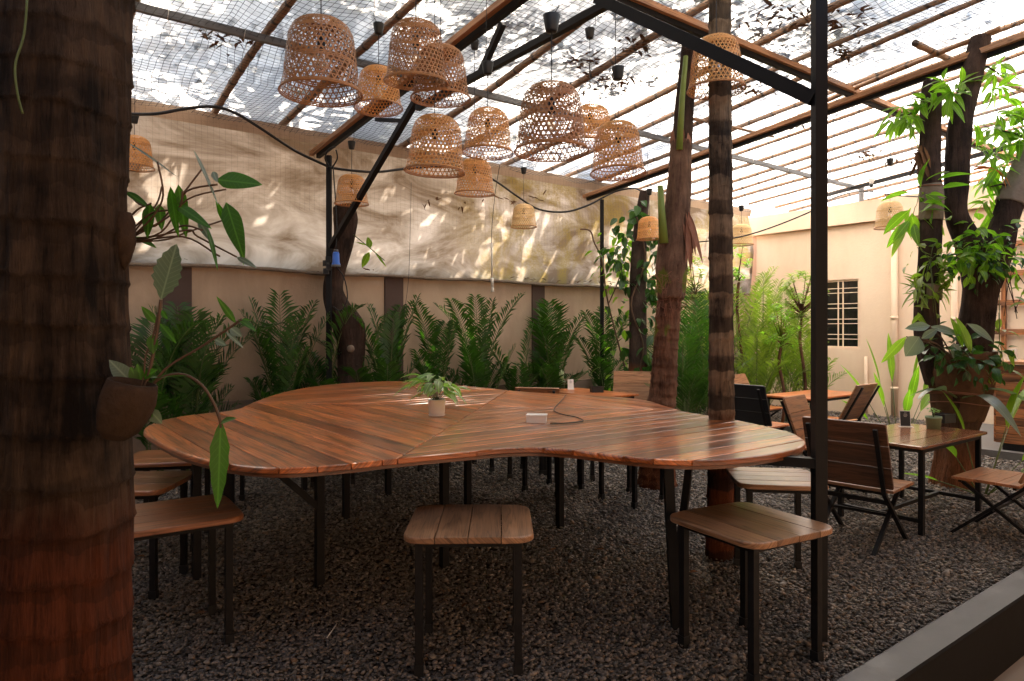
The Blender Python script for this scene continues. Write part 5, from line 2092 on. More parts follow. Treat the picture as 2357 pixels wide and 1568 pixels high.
rng = random.Random(11)
cl = thing('climbing_vine', 'broad leaved climber covering the smooth dark trunk', 'vine', base)
mb, ms = MB(), MB()
for v, w, n in ((470, 10, 4), (510, 22, 8), (550, 36, 16), (590, 46, 22), (640, 40, 18), (690, 34, 12), (740, 30, 10), (800, 26, 8), (850, 22, 6)):
    for _ in range(n):
        u = 1466 + rng.choice((-1, 1)) * abs(rng.gauss(0.9, 0.5)) * w
        leaf_cluster(mb, CV(u, v + rng.uniform(-22, 22), 10.85 + rng.uniform(-0.15, 0.2)), 2, 0.10, 0.17, 0.12, rng, 0.4, down=0.7, wide=0.35)
mb.v = mb.v
o = mb.build('foliage', M['leaf_dark'], cl); o.matrix_parent_inverse = Matrix.Translation(-base)
ms.tube(smooth_open([CV(1455, 900, 10.85), CV(1480, 800, 10.84), CV(1452, 700, 10.84), CV(1485, 600, 10.84), CV(1465, 500, 10.86)], 6), 0.012, 6)
o = ms.build('vine_stem', M['petiole_b'], cl); o.matrix_parent_inverse = Matrix.Translation(-base)
base2 = CV(1400, 640, 11.2)
mb, ms = MB(), MB()
cl = thing('climbing_vine', 'sunlit leafy creeper reaching left from the smooth trunk towards the slim post', 'vine', base2)
for u, v, n in ((1440, 570, 16), (1405, 640, 10), (1418, 610, 14), (1450, 620, 12), (1432, 700, 9), (1425, 740, 8), (1445, 545, 9), (1395, 600, 5), (1440, 800, 7), (1415, 860, 7)):
    leaf_cluster(mb, CV(u, v, 11.3), n, 0.28, 0.14, 0.085, rng, 0.5, down=0.4)
o = mb.build('foliage', M['leaf_mango'], cl); o.matrix_parent_inverse = Matrix.Translation(-base2)
ms.tube(smooth_open([CV(1452, 900, 11.1), CV(1400, 700, 11.3), CV(1385, 600, 11.3), CV(1368, 560, 11.3), CV(1358, 532, 11.3), CV(1335, 528, 11.3)], 6), 0.014, 6)
ms.tube(smooth_open([CV(1400, 700, 11.3), CV(1425, 640, 11.3), CV(1440, 570, 11.3)], 4), 0.01, 6)
o = ms.build('vine_stem', M['petiole_b'], cl); o.matrix_parent_inverse = Matrix.Translation(-base2)


# ---- areca palms
def frond(mb, ms, base, az, el, L, curve, lw, ll, n, rng, squash=1.0, sq_n=None):
    p = Vector(base)
    pts = [p.copy()]
    e = el
    m = 10
    twist = rng.uniform(-0.25, 0.25)
    for i in range(m):
        a = az + twist * i / m
        d = Vector((math.cos(a) * math.cos(e), math.sin(a) * math.cos(e), math.sin(e)))
        if sq_n is not None:
            c_ = d.dot(sq_n)
            d = d - sq_n * c_ * (1 - squash)
        p = p + d * (L / m)
        pts.append(p.copy())
        e -= curve / m * (0.5 + i / m)
    ms.tube(pts, [0.007 * (1 - 0.8 * i / m) + 0.0012 for i in range(m + 1)], 4, caps=False)
    for k in range(n):
        t = 0.16 + 0.84 * (k + 0.5) / n
        f = t * m
        i = min(m - 1, int(f))
        c = pts[i].lerp(pts[i + 1], f - i)
        d = (pts[i + 1] - pts[i]).normalized()
        side = d.cross(UP)
        if side.length < 0.05:
            side = Vector((math.sin(az), -math.cos(az), 0))
        side.normalize()
        up = side.cross(d).normalized()
        prof = math.sin(math.pi * (0.12 + 0.80 * (t - 0.16) / 0.84)) ** 0.7
        for s_ in (-1, 1):
            dd = (d * rng.uniform(0.7, 0.9) + side * s_ * 0.85 + up * rng.uniform(0.15, 0.45)).normalized()
            l = ll * prof * rng.uniform(0.85, 1.12)
            w = lw * (0.6 + 0.4 * prof)
            sd_ = dd.cross(up).normalized() * w / 2
            mid = c + dd * l * 0.5
            tip = c + dd * l - UP * l * rng.uniform(0.08, 0.3)
            mb.add([c, mid - sd_, mid + sd_ , tip], [(0, 1, 3, 2)], [(0, 0), (.5, 0), (.5, 1), (1, 1)])


def areca(pos, H, label, seed, mat='leaf_palm', spread=0.45, nf=13, squash=0.45, sq_n=N1, group='areca palms planted along the wall', stems=5, lw=0.034, ll=0.33, up=(1.22, 1.56)):
    rng = random.Random(seed)
    t = thing('areca_palm', label, 'palm', (pos[0], pos[1], 0), group=group)
    mb, ms = MB(), MB()
    for i in range(stems):
        a = rng.uniform(0, 6.28)
        b = Vector((math.cos(a) * 0.09, math.sin(a) * 0.09, 0))
        h = H * rng.uniform(0.25, 0.42)
        ms.tube([b, b * 1.4 + UP * h * 0.6, b * 2.0 + UP * h], [0.016, 0.013, 0.009], 6)
    nf = int(nf * 0.85)
    for i in range(nf):
        a = 2.4 * i + rng.uniform(-.3, .3)
        t_ = i / nf
        z = H * (0.06 + 0.34 * t_) * rng.uniform(0.8, 1.1)
        el = up[0] + (up[1] - up[0]) * t_ + rng.uniform(-0.12, 0.08)
        L = (H - z) * rng.uniform(0.82, 1.08) if t_ > 0.5 else (H - z) * rng.uniform(0.4, 0.75)
        b = Vector((math.cos(a) * 0.07, math.sin(a) * 0.07, z))
        frond(mb, ms, b, a, el, L * 0.95, spread * rng.uniform(0.5, 1.7), lw, ll, int(13 + L * 11), rng, squash, sq_n)
    mb.build('fronds', M[mat], t)
    ms.build('stems', M['petiole'], t)
    return t


def wall_palm(u, vtop, q, label, seed, **kw):
    s_ = on_wall(u, q)
    p = S(s_, q)
    H = EYE + (HZ - vtop) / F * p.y
    return areca(p, H, label, seed, **kw)


wall_palm(440, 655, 0.55, 'dark areca palm before the left brown pillar, behind the mounted pot', 1, nf=17, spread=0.7, ll=0.42)
wall_palm(350, 700, 0.7, 'dark areca palm partly hidden behind the big trunk plants', 31, nf=9, spread=1.0, ll=0.42)
wall_palm(645, 668, 0.5, 'dense upright areca palm between the left pillar and the thin post', 2, nf=17, spread=0.5, ll=0.36)
wall_palm(752, 655, 0.4, 'areca palm peeking out on the left of the curved trunk', 3, nf=8, spread=1.0, ll=0.36)
wall_palm(830, 690, 0.45, 'areca palm peeking out on the right of the curved trunk', 4, nf=8, spread=0.9)
wall_palm(893, 676, 0.5, 'areca palm in front of the middle brown pillar', 5, nf=15, spread=0.7)
wall_palm(1005, 678, 0.45, 'pale fine areca palm behind the potted lily', 6, nf=10, spread=0.9)
wall_palm(1100, 645, 0.5, 'tall slim areca palm under the white pull cord', 7, nf=15, spread=0.55)
wall_palm(1195, 742, 0.5, 'low sparse areca palm left of the right brown pillar', 8, nf=8, spread=0.8)
wall_palm(1272, 672, 0.5, 'areca palm in front of the right brown pillar', 9, nf=14, spread=0.8, ll=0.42)
wall_palm(1392, 690, 0.4, 'areca palm behind the slim far post', 12, nf=11, spread=0.8)
grp = 'sunlit areca palms in the far corner'
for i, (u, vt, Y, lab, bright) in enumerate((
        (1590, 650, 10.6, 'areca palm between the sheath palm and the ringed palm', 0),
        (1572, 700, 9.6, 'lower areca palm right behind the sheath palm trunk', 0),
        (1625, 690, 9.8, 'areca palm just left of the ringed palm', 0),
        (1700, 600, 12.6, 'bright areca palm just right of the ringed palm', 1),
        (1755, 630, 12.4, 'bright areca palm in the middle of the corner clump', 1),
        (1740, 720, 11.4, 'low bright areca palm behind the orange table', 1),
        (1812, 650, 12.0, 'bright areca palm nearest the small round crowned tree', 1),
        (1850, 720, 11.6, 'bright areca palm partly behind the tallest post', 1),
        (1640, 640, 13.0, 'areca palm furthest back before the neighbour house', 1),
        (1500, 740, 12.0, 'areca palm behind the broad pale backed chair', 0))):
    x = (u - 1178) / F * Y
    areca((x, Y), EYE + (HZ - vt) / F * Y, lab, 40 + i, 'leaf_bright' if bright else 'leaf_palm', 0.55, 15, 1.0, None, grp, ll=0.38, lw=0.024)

# small round crowned tree and orange footed shrub
def small_tree(label, u, Y, v_top, v_bot_crown, w, seed, mat, n, foot=False, leafL=0.11):
    rng = random.Random(seed)
    b = C(u, Y, 0)
    t, add = tree_thing('small_tree', label, b)
    zt, zb = EYE + (HZ - v_top) / F * Y, EYE + (HZ - v_bot_crown) / F * Y
    rw = w / F * Y / 2
    mbt = MB()
    top = b + UP * zb
    mbt.tube(smooth_open([b, b + Vector((0.06, 0, zb * 0.4)), b + Vector((-0.03, 0, zb * 0.8)), top], 4), 0.026, 8)
    mb = MB()
    for k in range(n):
        a, rr = rng.uniform(0, 6.28), rng.uniform(0.2, 1) ** 0.5
        z = rng.uniform(0, 1)
        pr = math.sin(math.pi * (0.15 + 0.75 * z)) ** 0.8
        c_ = b + Vector((math.cos(a) * rw * rr * pr, math.sin(a) * rw * rr * pr, zb + (zt - zb) * z))
        if k % 2 == 0:
            mbt.tube([top + UP * (zt - zb) * z * 0.3, top.lerp(c_, 0.5) + UP * 0.05, c_], [0.012, 0.008, 0.003], 5)
        whorl(mb, c_, (c_ - top) * 0.5 + UP * 0.5, 8, leafL, leafL * 0.38, rng, 1.0, 0.4, 4)
    add(mbt, 'trunk', M['bark_mango'] if foot else M['bark_banana'])
    add(mb, 'crown', M[mat])


small_tree('small round crowned tree with glossy bright leaves left of the tallest post', 1845, 11.2, 625, 735, 105, 1, 'leaf_bright', 60)
small_tree('leggy shrub with a pinkish stem in front of the corner palms', 1797, 11.0, 700, 800, 90, 2, 'leaf_mango', 26)
small_tree('thin leafy shrub glimpsed beside the ringed palm, under the pale lamp', 1700, 12.2, 560, 650, 60, 3, 'leaf_mango', 18)
small_tree('leafy shrub between the sheath palm and the ringed palm', 1600, 12.0, 590, 700, 80, 4, 'leaf_bright', 30)

# ---- strap leaved plants
def strap_plant(name, label, c, leaves, mat, seed, cat='plant', W=0.12, stem=0.6):
    rng = random.Random(seed)
    t = thing(name, label, cat, c)
    mb, ms = MB(), MB()
    for az, el, L, lw, dr in leaves:
        d = Vector((math.cos(az) * math.cos(el), math.sin(az) * math.cos(el), math.sin(el)))
        st = L * stem
        b = Vector((0, 0, 0)) + Vector((math.cos(az), math.sin(az), 0)) * 0.03
        m_ = b + d * st + UP * 0.02
        ms.tube([b, b + d * st * 0.5 + UP * 0.015, m_], [0.008, 0.006, 0.004], 6)
        mb.leaf(m_, d, Vector((-math.cos(az) * math.sin(el), -math.sin(az) * math.sin(el), math.cos(el))) + Vector((rng.uniform(-.6, .6), rng.uniform(-.6, .6), 0)), L * (1 - stem) + 0.1, lw, dr, 0.35, seg=8)
    mb.build('foliage', M[mat], t)
    ms.build('stems', M['petiole'], t)
    return t


c = C(2068, 9.3, 0.0)
strap_plant('bird_of_paradise', 'upright paddle leaved plant against the cream wall behind the menu card', c,
            [(3.0, 1.05, 1.25, 0.11, 0.1), (3.3, 1.25, 1.0, 0.09, 0.0), (2.8, 1.35, 1.45, 0.09, 0.05), (0.2, 1.35, 1.5, 0.10, 0.05), (0.1, 1.15, 1.3, 0.11, 0.1), (0.3, 0.95, 1.0, 0.12, 0.2),
             (-1.4, 1.3, 1.1, 0.11, 0.05), (-1.8, 1.1, 0.9, 0.11, 0.2), (3.1, 0.8, 0.9, 0.10, 0.2), (1.5, 1.4, 1.5, 0.1, 0.0), (0.0, 0.7, 0.85, 0.10, 0.3)], 'leaf_mango', 3)
c = C(2262, 6.75, 0.0)
strap_plant('philodendron', 'large leaved plant at the foot of the mango tree, behind the right edge chair', c,
            [(0.1, 1.25, 1.15, 0.15, 0.05), (0.5, 0.95, 1.25, 0.13, 0.1), (-0.2, 0.65, 1.1, 0.12, 0.1), (2.9, 1.35, 0.95, 0.14, 0.2), (3.1, 1.0, 0.7, 0.16, 0.6), (-1.0, 0.9, 0.8, 0.13, 0.2), (0.2, 0.35, 0.7, 0.12, 0.1), (3.2, 0.3, 0.75, 0.10, 0.1)], 'leaf_mango', 5)
c = C(2165, 7.25, 0.55)
tt = strap_plant('elephant_ear', 'grey green drooping leaves hanging in front of the wrapped trunk', Vector((c.x, c.y - 0.3, 0.95)),
            [(3.3, 0.4, 0.35, 0.16, 0.7), (-1.2, 0.1, 0.40, 0.17, 1.1), (-0.2, 0.3, 0.55, 0.14, 0.9), (2.4, 0.3, 0.3, 0.10, 0.6)], 'leaf_silver', 6, stem=0.35)

# ---- the mango tree
Ym = 7.2
base = C(2195, Ym, 0)
t, add = tree_thing('mango_tree', 'big forked mango tree wrapped in burlap at the right, holding epiphytes', base)
add(trunk_mesh([C(2196, Ym, -0.05), CV(2200, 1060, Ym), CV(2206, 980, Ym), CV(2208, 900, Ym), CV(2206, 850, Ym)], [0.22, 0.185, 0.19, 0.25, 0.30], 56, 0.03, 0, 0, 0.12, 8), 'trunk', M['bark_mango'])
lb = [trunk_mesh([CV(2160, 880, Ym), CV(2140, 800, Ym), CV(2132, 720, Ym), CV(2138, 600, Ym), CV(2143, 480, Ym), CV(2140, 380, Ym), CV(2143, 250, Ym), CV(2146, 188, Ym)], [0.13, 0.13, 0.118, 0.105, 0.10, 0.098, 0.10, 0.085], 40, 0.03, 0, 0, 0.09, 9),
      trunk_mesh([CV(2235, 880, Ym), CV(2240, 800, Ym), CV(2252, 700, Ym), CV(2255, 640, Ym), CV(2228, 560, Ym), CV(2200, 490, Ym), CV(2202, 400, Ym), CV(2208, 300, Ym), CV(2222, 230, Ym), CV(2245, 140, Ym), CV(2258, 88, Ym)], [0.17, 0.165, 0.165, 0.18, 0.13, 0.105, 0.115, 0.12, 0.105, 0.10, 0.095], 40, 0.03, 0, 0, 0.09, 10),
      trunk_mesh([CV(2262, 650, Ym), CV(2290, 590, Ym), CV(2312, 510, Ym), CV(2340, 430, Ym), CV(2380, 340, Ym), CV(2400, 200, Ym)], [0.16, 0.14, 0.125, 0.12, 0.105, 0.09], 36, 0.03, 0, 0, 0.1, 12)]
for m_ in lb:
    add(m_, 'limb', M['bark_dark'])
# burlap wraps
wr = [trunk_mesh([CV(2205, 965, Ym), CV(2208, 900, Ym - 0.01), CV(2206, 850, Ym - 0.02), CV(2204, 812, Ym - 0.02)], [0.215, 0.285, 0.345, 0.345], 60, 0.02, 0, 0, 0.10, 20),
      trunk_mesh([CV(2142, 508, Ym), CV(2143, 460, Ym), CV(2141, 425, Ym)], [0.112, 0.116, 0.107], 40, 0.02, 0, 0, 0.06, 21),
      trunk_mesh([CV(2135, 690, Ym), CV(2137, 655, Ym)], [0.125, 0.122], 40, 0.02, 0, 0, 0.06, 22),
      trunk_mesh([CV(2325, 470, Ym), CV(2345, 420, Ym), CV(2375, 350, Ym)], [0.14, 0.135, 0.12], 40, 0.02, 0, 0, 0.08, 23)]
for i, m_ in enumerate(wr):
    add(m_, 'burlap_wrap', M['cloth'] if i == 0 else M['cloth_grey'])
mb = MB()
for z_, rr in ((905, 0.30), (902, 0.31), (925, 0.275)):
    c_ = CV(2207, z_, Ym)
    mb.tube([c_ + Vector((rr * math.cos(a), rr * math.sin(a), 0.02 * math.sin(a * 2))) for a in np.linspace(0, 6.283, 41)], 0.006, 5, caps=False)
c_ = CV(2141, 428, Ym)
mb.tube([c_ + Vector((0.115 * math.cos(a), 0.115 * math.sin(a), 0.012 * math.sin(a))) for a in np.linspace(0, 6.283, 31)], 0.006, 5, caps=False)
add(mb, 'rope', M['husk_pale'])
rng = random.Random(21)
mb = MB()
for (u, v, dy) in ((2105, 265, -.1), (2095, 290, 0), (2075, 250, -.1), (2120, 235, -.2), (2055, 280, -.1), (2085, 275, -.2), (2150, 215, -.3), (2165, 190, -.2), (2180, 230, -.2), (2190, 210, -.3), (2215, 190, -.1), (2290, 170, 0), (2310, 200, 0), (2285, 215, .1), (2300, 150, 0)):
    whorl(mb, CV(u, v, Ym + dy), (rng.uniform(-1, 1), rng.uniform(-1, 0), rng.uniform(-.8, .1)), 7, 0.26, 0.058, rng, 1.0, 0.3)
for (u, v, dy) in ((2285, 300, 0), (2310, 270, -.1), (2340, 290, 0), (2320, 330, .1), (2290, 350, 0), (2340, 370, .1), (2275, 420, .1), (2300, 450, .2), (2265, 470, .1), (2340, 250, 0), (2300, 390, 0), (2350, 320, -.1), (2262, 330, 0), (2255, 540, .1), (2290, 500, .1)):
    whorl(mb, CV(u, v, Ym + dy), (rng.uniform(-.6, .6), rng.uniform(-.6, .6), rng.uniform(-.9, .4)), 9, 0.27, 0.062, rng, 1.0, 0.35)
add(mb, 'crown', M['leaf_mango'])
mb = MB()
for k in range(6):
    mb.leaf(CV(2290, 390, Ym - 0.15), (-1 + 0.3 * k, rng.uniform(-.3, .3), 0.35 - 0.14 * k), (0, -0.6, 1), 0.24, 0.06, 0.3, 0.3, seg=5)
add(mb, 'young_red_leaves', M['leaf_red'])
mb = MB()
for k in range(26):
    c_ = CV(2118 + rng.uniform(-10, 10), 350 + rng.uniform(-20, 30), Ym - 0.08)
    mb.leaf(c_, (rng.uniform(-.5, .3), rng.uniform(-.5, .2), -1), (rng.uniform(-1, 1), -1, 0), rng.uniform(0.12, 0.26), 0.04, 0.1, 0.6, seg=4)
add(mb, 'dead_leaves', M['litter'])
mb = MB()
for k in range(10):
    a_ = CV(2300 + rng.uniform(-50, 50), 600 + rng.uniform(-10, 30), Ym - 0.1)
    mb.tube([a_, a_ + Vector((rng.uniform(-.1, .1), -.05, -.15)), a_ + Vector((rng.uniform(-.15, .15), -.05, -.35 - rng.uniform(0, .2)))], 0.004, 4)
for (u0, v0, u1, v1) in ((2143, 250, 2080, 270), (2143, 240, 2100, 225), (2215, 240, 2165, 200), (2245, 150, 2300, 170), (2380, 330, 2300, 300), (2390, 300, 2320, 260), (2330, 430, 2280, 430)):
    tw_ = MB()
    tw_.tube([CV(u0, v0, Ym), CV((u0 + u1) / 2, (v0 + v1) / 2 - 6, Ym - .05), CV(u1, v1, Ym - .1)], [0.014, 0.01, 0.006], 6)
    add(tw_, 'twig', M['bark_dark'])
add(mb, 'hanging_roots', M['bark_dark'])

# epiphytes, each a plant of its own
def epiphyte(name, label, spots, mat, n, rad, L, W, seed, out=0.5, down=0.3, wide=0.4, cat='plant'):
    rng = random.Random(seed)
    c0 = Vector(spots[0])
    t = thing(name, label, cat, c0, group='plants growing on the mango tree')
    mb, ms = MB(), MB()
    for s_ in spots:
        leaf_cluster(mb, Vector(s_) - c0, n, rad, L, W, rng, out, down=down, wide=wide, seg=5)
    for s_ in spots[1:]:
        ms.tube([(0, 0, 0), (Vector(s_) - c0) * 0.5 + UP * 0.03, Vector(s_) - c0], 0.004, 4)
    mb.build('foliage', M[mat], t)
    if len(spots) > 1:
        ms.build('stems', M['petiole'], t)
    return t


epiphyte('pothos', 'leafy cushion in the upper fork of the mango tree', [CV(2260, 590, 6.95), CV(2225, 585, 6.95), CV(2290, 575, 6.95), CV(2275, 610, 6.95), CV(2240, 560, 6.95), CV(2200, 600, 6.95), CV(2310, 600, 7.0), CV(2265, 545, 6.98)], 'leaf_mango', 15, 0.20, 0.13, 0.075, 1)
epiphyte('creeping_fig', 'dark mat of small leaves under the upper fork cushion', [CV(2230, 600, 6.98), CV(2260, 610, 6.98), CV(2290, 600, 6.98), CV(2215, 590, 6.98), CV(2320, 580, 7.0), CV(2335, 560, 7.0)], 'leaf_dark', 30, 0.20, 0.08, 0.045, 2)
epiphyte('fern', 'bright feathery fern on the left side of the left limb', [CV(2110, 470, 7.15), CV(2100, 500, 7.15), CV(2118, 440, 7.15)], 'leaf_mango', 8, 0.16, 0.28, 0.10, 3, 0.9, 0.1)
t, add = tree_thing('staghorn_fern', 'bright spiky rosette halfway up the left limb', CV(2120, 660, 7.05), 'plants growing on the mango tree', 'plant')
rng = random.Random(8)
mb = MB()
for (u, v, dx) in ((2112, 650, -1), (2118, 680, -1), (2108, 665, -1), (2165, 650, 1), (2172, 670, 1), (2168, 630, 1)):
    whorl(mb, CV(u, v, 7.08), (dx, -0.4, 0.1), 10, 0.22, 0.035, rng, 1.0, 0.2)
add(mb, 'foliage', M['leaf_bright'])
epiphyte('hoya', 'trailing round leaved hoya on the front of the left limb', [CV(2140, 600, 6.98), CV(2110, 570, 7.0), CV(2150, 560, 7.0), CV(2160, 620, 7.0), CV(2148, 720, 7.0), CV(2158, 760, 6.98), CV(2130, 640, 6.98), CV(2175, 580, 7.0)], 'leaf_bright', 5, 0.14, 0.12, 0.07, 4)
epiphyte('pothos', 'dark green pothos ring on top of the burlap pouch', [CV(2215, 820, 6.82), CV(2240, 800, 6.86), CV(2170, 815, 6.82), CV(2200, 835, 6.80), CV(2255, 830, 6.88), CV(2275, 810, 6.92), CV(2150, 800, 6.88), CV(2230, 850, 6.80)], 'leaf_dark', 16, 0.20, 0.11, 0.07, 5)
epiphyte('pothos', 'yellow green vine leaves at the right of the burlap pouch by the counter', [CV(2300, 790, 6.9), CV(2310, 840, 6.9), CV(2295, 820, 6.9), CV(2325, 830, 6.9), CV(2300, 680, 7.0), CV(2298, 720, 7.0)], 'leaf_bright', 4, 0.16, 0.15, 0.075, 6)
t, add = tree_thing('philodendron', 'big silvery and upright long leaves standing in the burlap pouch', CV(2210, 830, 6.9), 'plants growing on the mango tree', 'plant')
mb, ms, mg = MB(), MB(), MB()
o_ = CV(2195, 825, 6.88)
for (u0, v0, u1, v1, W, m_) in ((2215, 800, 2192, 730, 0.10, mb), (2235, 815, 2205, 728, 0.11, mb), (2140, 750, 2085, 755, 0.10, mg), (2140, 752, 2215, 770, 0.09, mg), (2225, 745, 2290, 785, 0.10, mg), (2120, 780, 2160, 755, 0.08, mg), (2085, 775, 2030, 835, 0.09, mb), (2115, 775, 2085, 820, 0.2, mg), (2195, 790, 2200, 830, 0.12, mg)):
    a_, b_ = CV(u0, v0, 6.75), CV(u1, v1, 6.72)
    m_.leaf(a_, b_ - a_, (0.15, -1, 0.45), (b_ - a_).length, W, 0.08, 0.3, seg=7)
    ms.tube([o_, o_.lerp(a_, 0.5) + UP * 0.04, a_], 0.006, 5)
add(mb, 'long_leaves', M['leaf_mango'])
add(mg, 'silver_leaves', M['leaf_silver'])
add(ms, 'stems', M['petiole_b'])

# ================================================================== PLANTS ON THE LEFT PALM TRUNK
ph_o = P(290, 600, 2.25)
t, add = tree_thing('philodendron', 'climbing philodendron with arrow shaped leaves sprouting from the thick palm', ph_o, cat='plant')
mb, ms, mg = MB(), MB(), MB()
Yp = 2.3
PL = [  # base, tip, width, kind
    ((498, 414), (602, 424), 0.066, mb, (0.1, -1, 0.35)),
    ((410, 425), (428, 548), 0.045, mb, (0.3, -1, 0)), ((392, 430), (408, 545), 0.040, mb, (-0.3, -1, 0.1)),
    ((345, 468), (338, 548), 0.042, mb, (0.1, -1, 0)), ((366, 470), (372, 530), 0.035, mb, (0.4, -1, 0)),
    ((520, 466), (560, 592), 0.062, mb, (0.4, -1, 0.2)), ((496, 462), (548, 560), 0.032, mb, (-0.6, -1, 0)),
    ((545, 520), (562, 610), 0.034, mb, (0.8, -0.6, 0)), ((404, 470), (486, 525), 0.036, mb, (-0.3, -0.7, 0.7)),
    ((476, 525), (503, 622), 0.022, mb, (0.9, -0.4, 0)),
    ((286, 324), (412, 406), 0.022, mg, (0.1, -0.2, 1)), ((445, 345), (505, 470), 0.020, mg, (0.9, -0.3, 0.2)),
    ((490, 395), (500, 420), 0.022, mg, (0.3, -1, 0)), ((455, 505), (490, 560), 0.028, mg, (0.2, -1, 0.3)), ((545, 592), (590, 616), 0.022, mg, (0.2, -1, 0.6)),
    ((288, 440), (345, 478), 0.030, mb, (0.2, -0.6, 0.8)), ((312, 545), (360, 570), 0.028, mb, (0.2, -0.6, 0.8)),
]
STEM = [((300, 560), (420, 545), (496, 585), (505, 590)), ((305, 555), (430, 530), (455, 545), (545, 592)), ((300, 550), (370, 535), (430, 460), (520, 436)), ((302, 545), (350, 500), (375, 450), (362, 372)),
        ((300, 550), (340, 520), (370, 510), (468, 385)), ((302, 558), (380, 552), (430, 535), (520, 505)), ((300, 548), (400, 490), (430, 440), (500, 425)), ((300, 530), (350, 490), (410, 480), (420, 440)),
        ((290, 440), (320, 470), (360, 480), (375, 500)), ((298, 545), (320, 520), (360, 470), (372, 430)), ((300, 555), (360, 548), (420, 520), (465, 530)), ((296, 500), (320, 480), (345, 470), (345, 468))]
for i, (b_, e_, W, m_, nr) in enumerate(PL):
    dy = 0.04 * math.sin(i * 2.1)
    a0, a1 = P(*b_, Yp + dy), P(*e_, Yp + dy * 1.5 - 0.02)
    m_.leaf(a0, a1 - a0, nr, (a1 - a0).length, W, 0.03, 0.22, seg=9, wide=0.32)
for i, st_ in enumerate(STEM):
    dy = 0.03 * math.sin(i * 1.7)
    ms.tube(smooth_open([P(st_[0][0] - 22, st_[0][1], 2.24)] + [P(*p_, Yp + dy * k) for k, p_ in enumerate(st_)], 5), 0.0032, 6)
add(mb, 'foliage', M['leaf_philo'])
add(mg, 'edge_on_leaves', M['leaf_silver'])
add(ms, 'stems', M['petiole_b'])
mb = MB()
mb.lathe([(0.02, 0.10), (0.032, 0.07), (0.034, 0.0), (0.018, -0.06), (0.0, -0.09)], (0, 0, 0), 14)
mb.v = [tuple(Vector(v_) + P(286, 560, 2.22)) for v_ in mb.v]
tag(mb.build('husk_planter', M['husk'], loc=P(286, 560, 2.22)), 'small pointed coconut husk planter on the thick palm, above the big pouch', 'pot')

# big pouch pot mounted on the trunk
pc = P(292, 930, 2.06)
mb = MB()
for_mod = lambda a: 1 + 0.06 * math.sin(2 * a + 0.6) + 0.03 * math.sin(5 * a)
mb.lathe([(0.0, -0.115), (0.03, -0.108), (0.055, -0.08), (0.070, -0.03), (0.073, 0.01), (0.069, 0.045), (0.065, 0.068), (0.058, 0.070), (0.058, 0.05), (0.05, 0.04), (0.0, 0.04)], (0, 0, 0), 40, mod=for_mod)
tilt_ = Matrix.Rotation(R(14), 3, 'Y')
mb.v = [tuple(tilt_ @ Vector(v_)) for v_ in mb.v]
mb.v = [(v_[0] - 0.015 * max(0, -v_[2] * 8), v_[1], v_[2]) for v_ in mb.v]
pot = mb.build('mounted_pot', M['husk'])
pot.location = pc
tag(pot, 'dark rounded pot strapped to the right side of the thick palm', 'pot')
t, add = tree_thing('potted_climber', 'plant with a long curling leaf and sprays growing from the strapped pot', P(322, 900, 2.1), cat='plant')
mb, ms, mg = MB(), MB(), MB()
Yq = 2.12
def st_px(pts, r=0.003, y=Yq):
    ms.tube(smooth_open([P(u, v, y) for u, v in pts], 5), r, 6)
st_px([(322, 925), (345, 850), (362, 760), (370, 690)], 0.0055)
st_px([(318, 920), (330, 870), (335, 820), (350, 780), (364, 720)], 0.003)
st_px([(330, 920), (380, 850), (460, 800), (520, 760), (556, 735)], 0.004)
st_px([(335, 905), (370, 870), (420, 862), (462, 885), (490, 925), (505, 965), (508, 985)], 0.0045)
st_px([(310, 920), (312, 880), (318, 840)], 0.003)
st_px([(340, 925), (352, 945), (345, 960), (358, 975)], 0.002)
LQ = [((508, 968), (500, 1172), 0.056, mb, (0.4, -1, 0.1)), ((505, 975), (543, 962), 0.032, mb, (0, -0.6, 1)),
      ((337, 870), (430, 862), 0.020, mb, (0, -0.5, 1)),
      ((556, 735), (578, 738), 0.012, mb, (0, -1, 1)), ((543, 745), (498, 682), 0.022, mb, (0.5, -1, 0)), ((548, 735), (590, 762), 0.028, mb, (0.1, -0.5, 1)),
      ((520, 765), (560, 800), 0.018, mg, (0, -0.5, 1)), ((530, 755), (556, 775), 0.028, mg, (0.1, -1, 0.4)), ((495, 782), (520, 795), 0.024, mg, (0, -1, 0.3)),
      ((368, 745), (405, 790), 0.026, mb, (0.2, -1, 0.3)), ((360, 745), (325, 705), 0.026, mb, (0.2, -1, 0.3)), ((350, 770), (352, 815), 0.034, mb, (0.3, -1, 0)), ((372, 715), (385, 735), 0.018, mb, (0, -1, 0)),
      ((312, 890), (250, 828), 0.055, mg, (-0.2, -1, 0.8)), ((318, 880), (300, 845), 0.036, mb, (0.3, -1, 0.2)), ((330, 870), (362, 850), 0.032, mb, (0.1, -1, 0.6)),
      ((325, 880), (315, 838), 0.03, mb, (0.3, -1, 0)), ((340, 900), (372, 905), 0.024, mb, (0, -0.8, 1)), ((345, 945), (372, 975), 0.04, mg, (0.2, -1, 0.1)), ((338, 935), (350, 960), 0.02, mb, (0.2, -1, 0.1)),
      ((308, 905), (268, 880), 0.03, mb, (0, -0.8, 1)), ((300, 912), (285, 870), 0.028, mb, (0, -1, .2))]
for i, (b_, e_, W, m_, nr) in enumerate(LQ):
    a0, a1 = P(*b_, Yq), P(*e_, Yq - 0.01)
    m_.leaf(a0, a1 - a0, nr, (a1 - a0).length, W, 0.04, 0.3, seg=10 if i == 0 else 6, wav=0.06 if i == 0 else 0, wide=0.35)
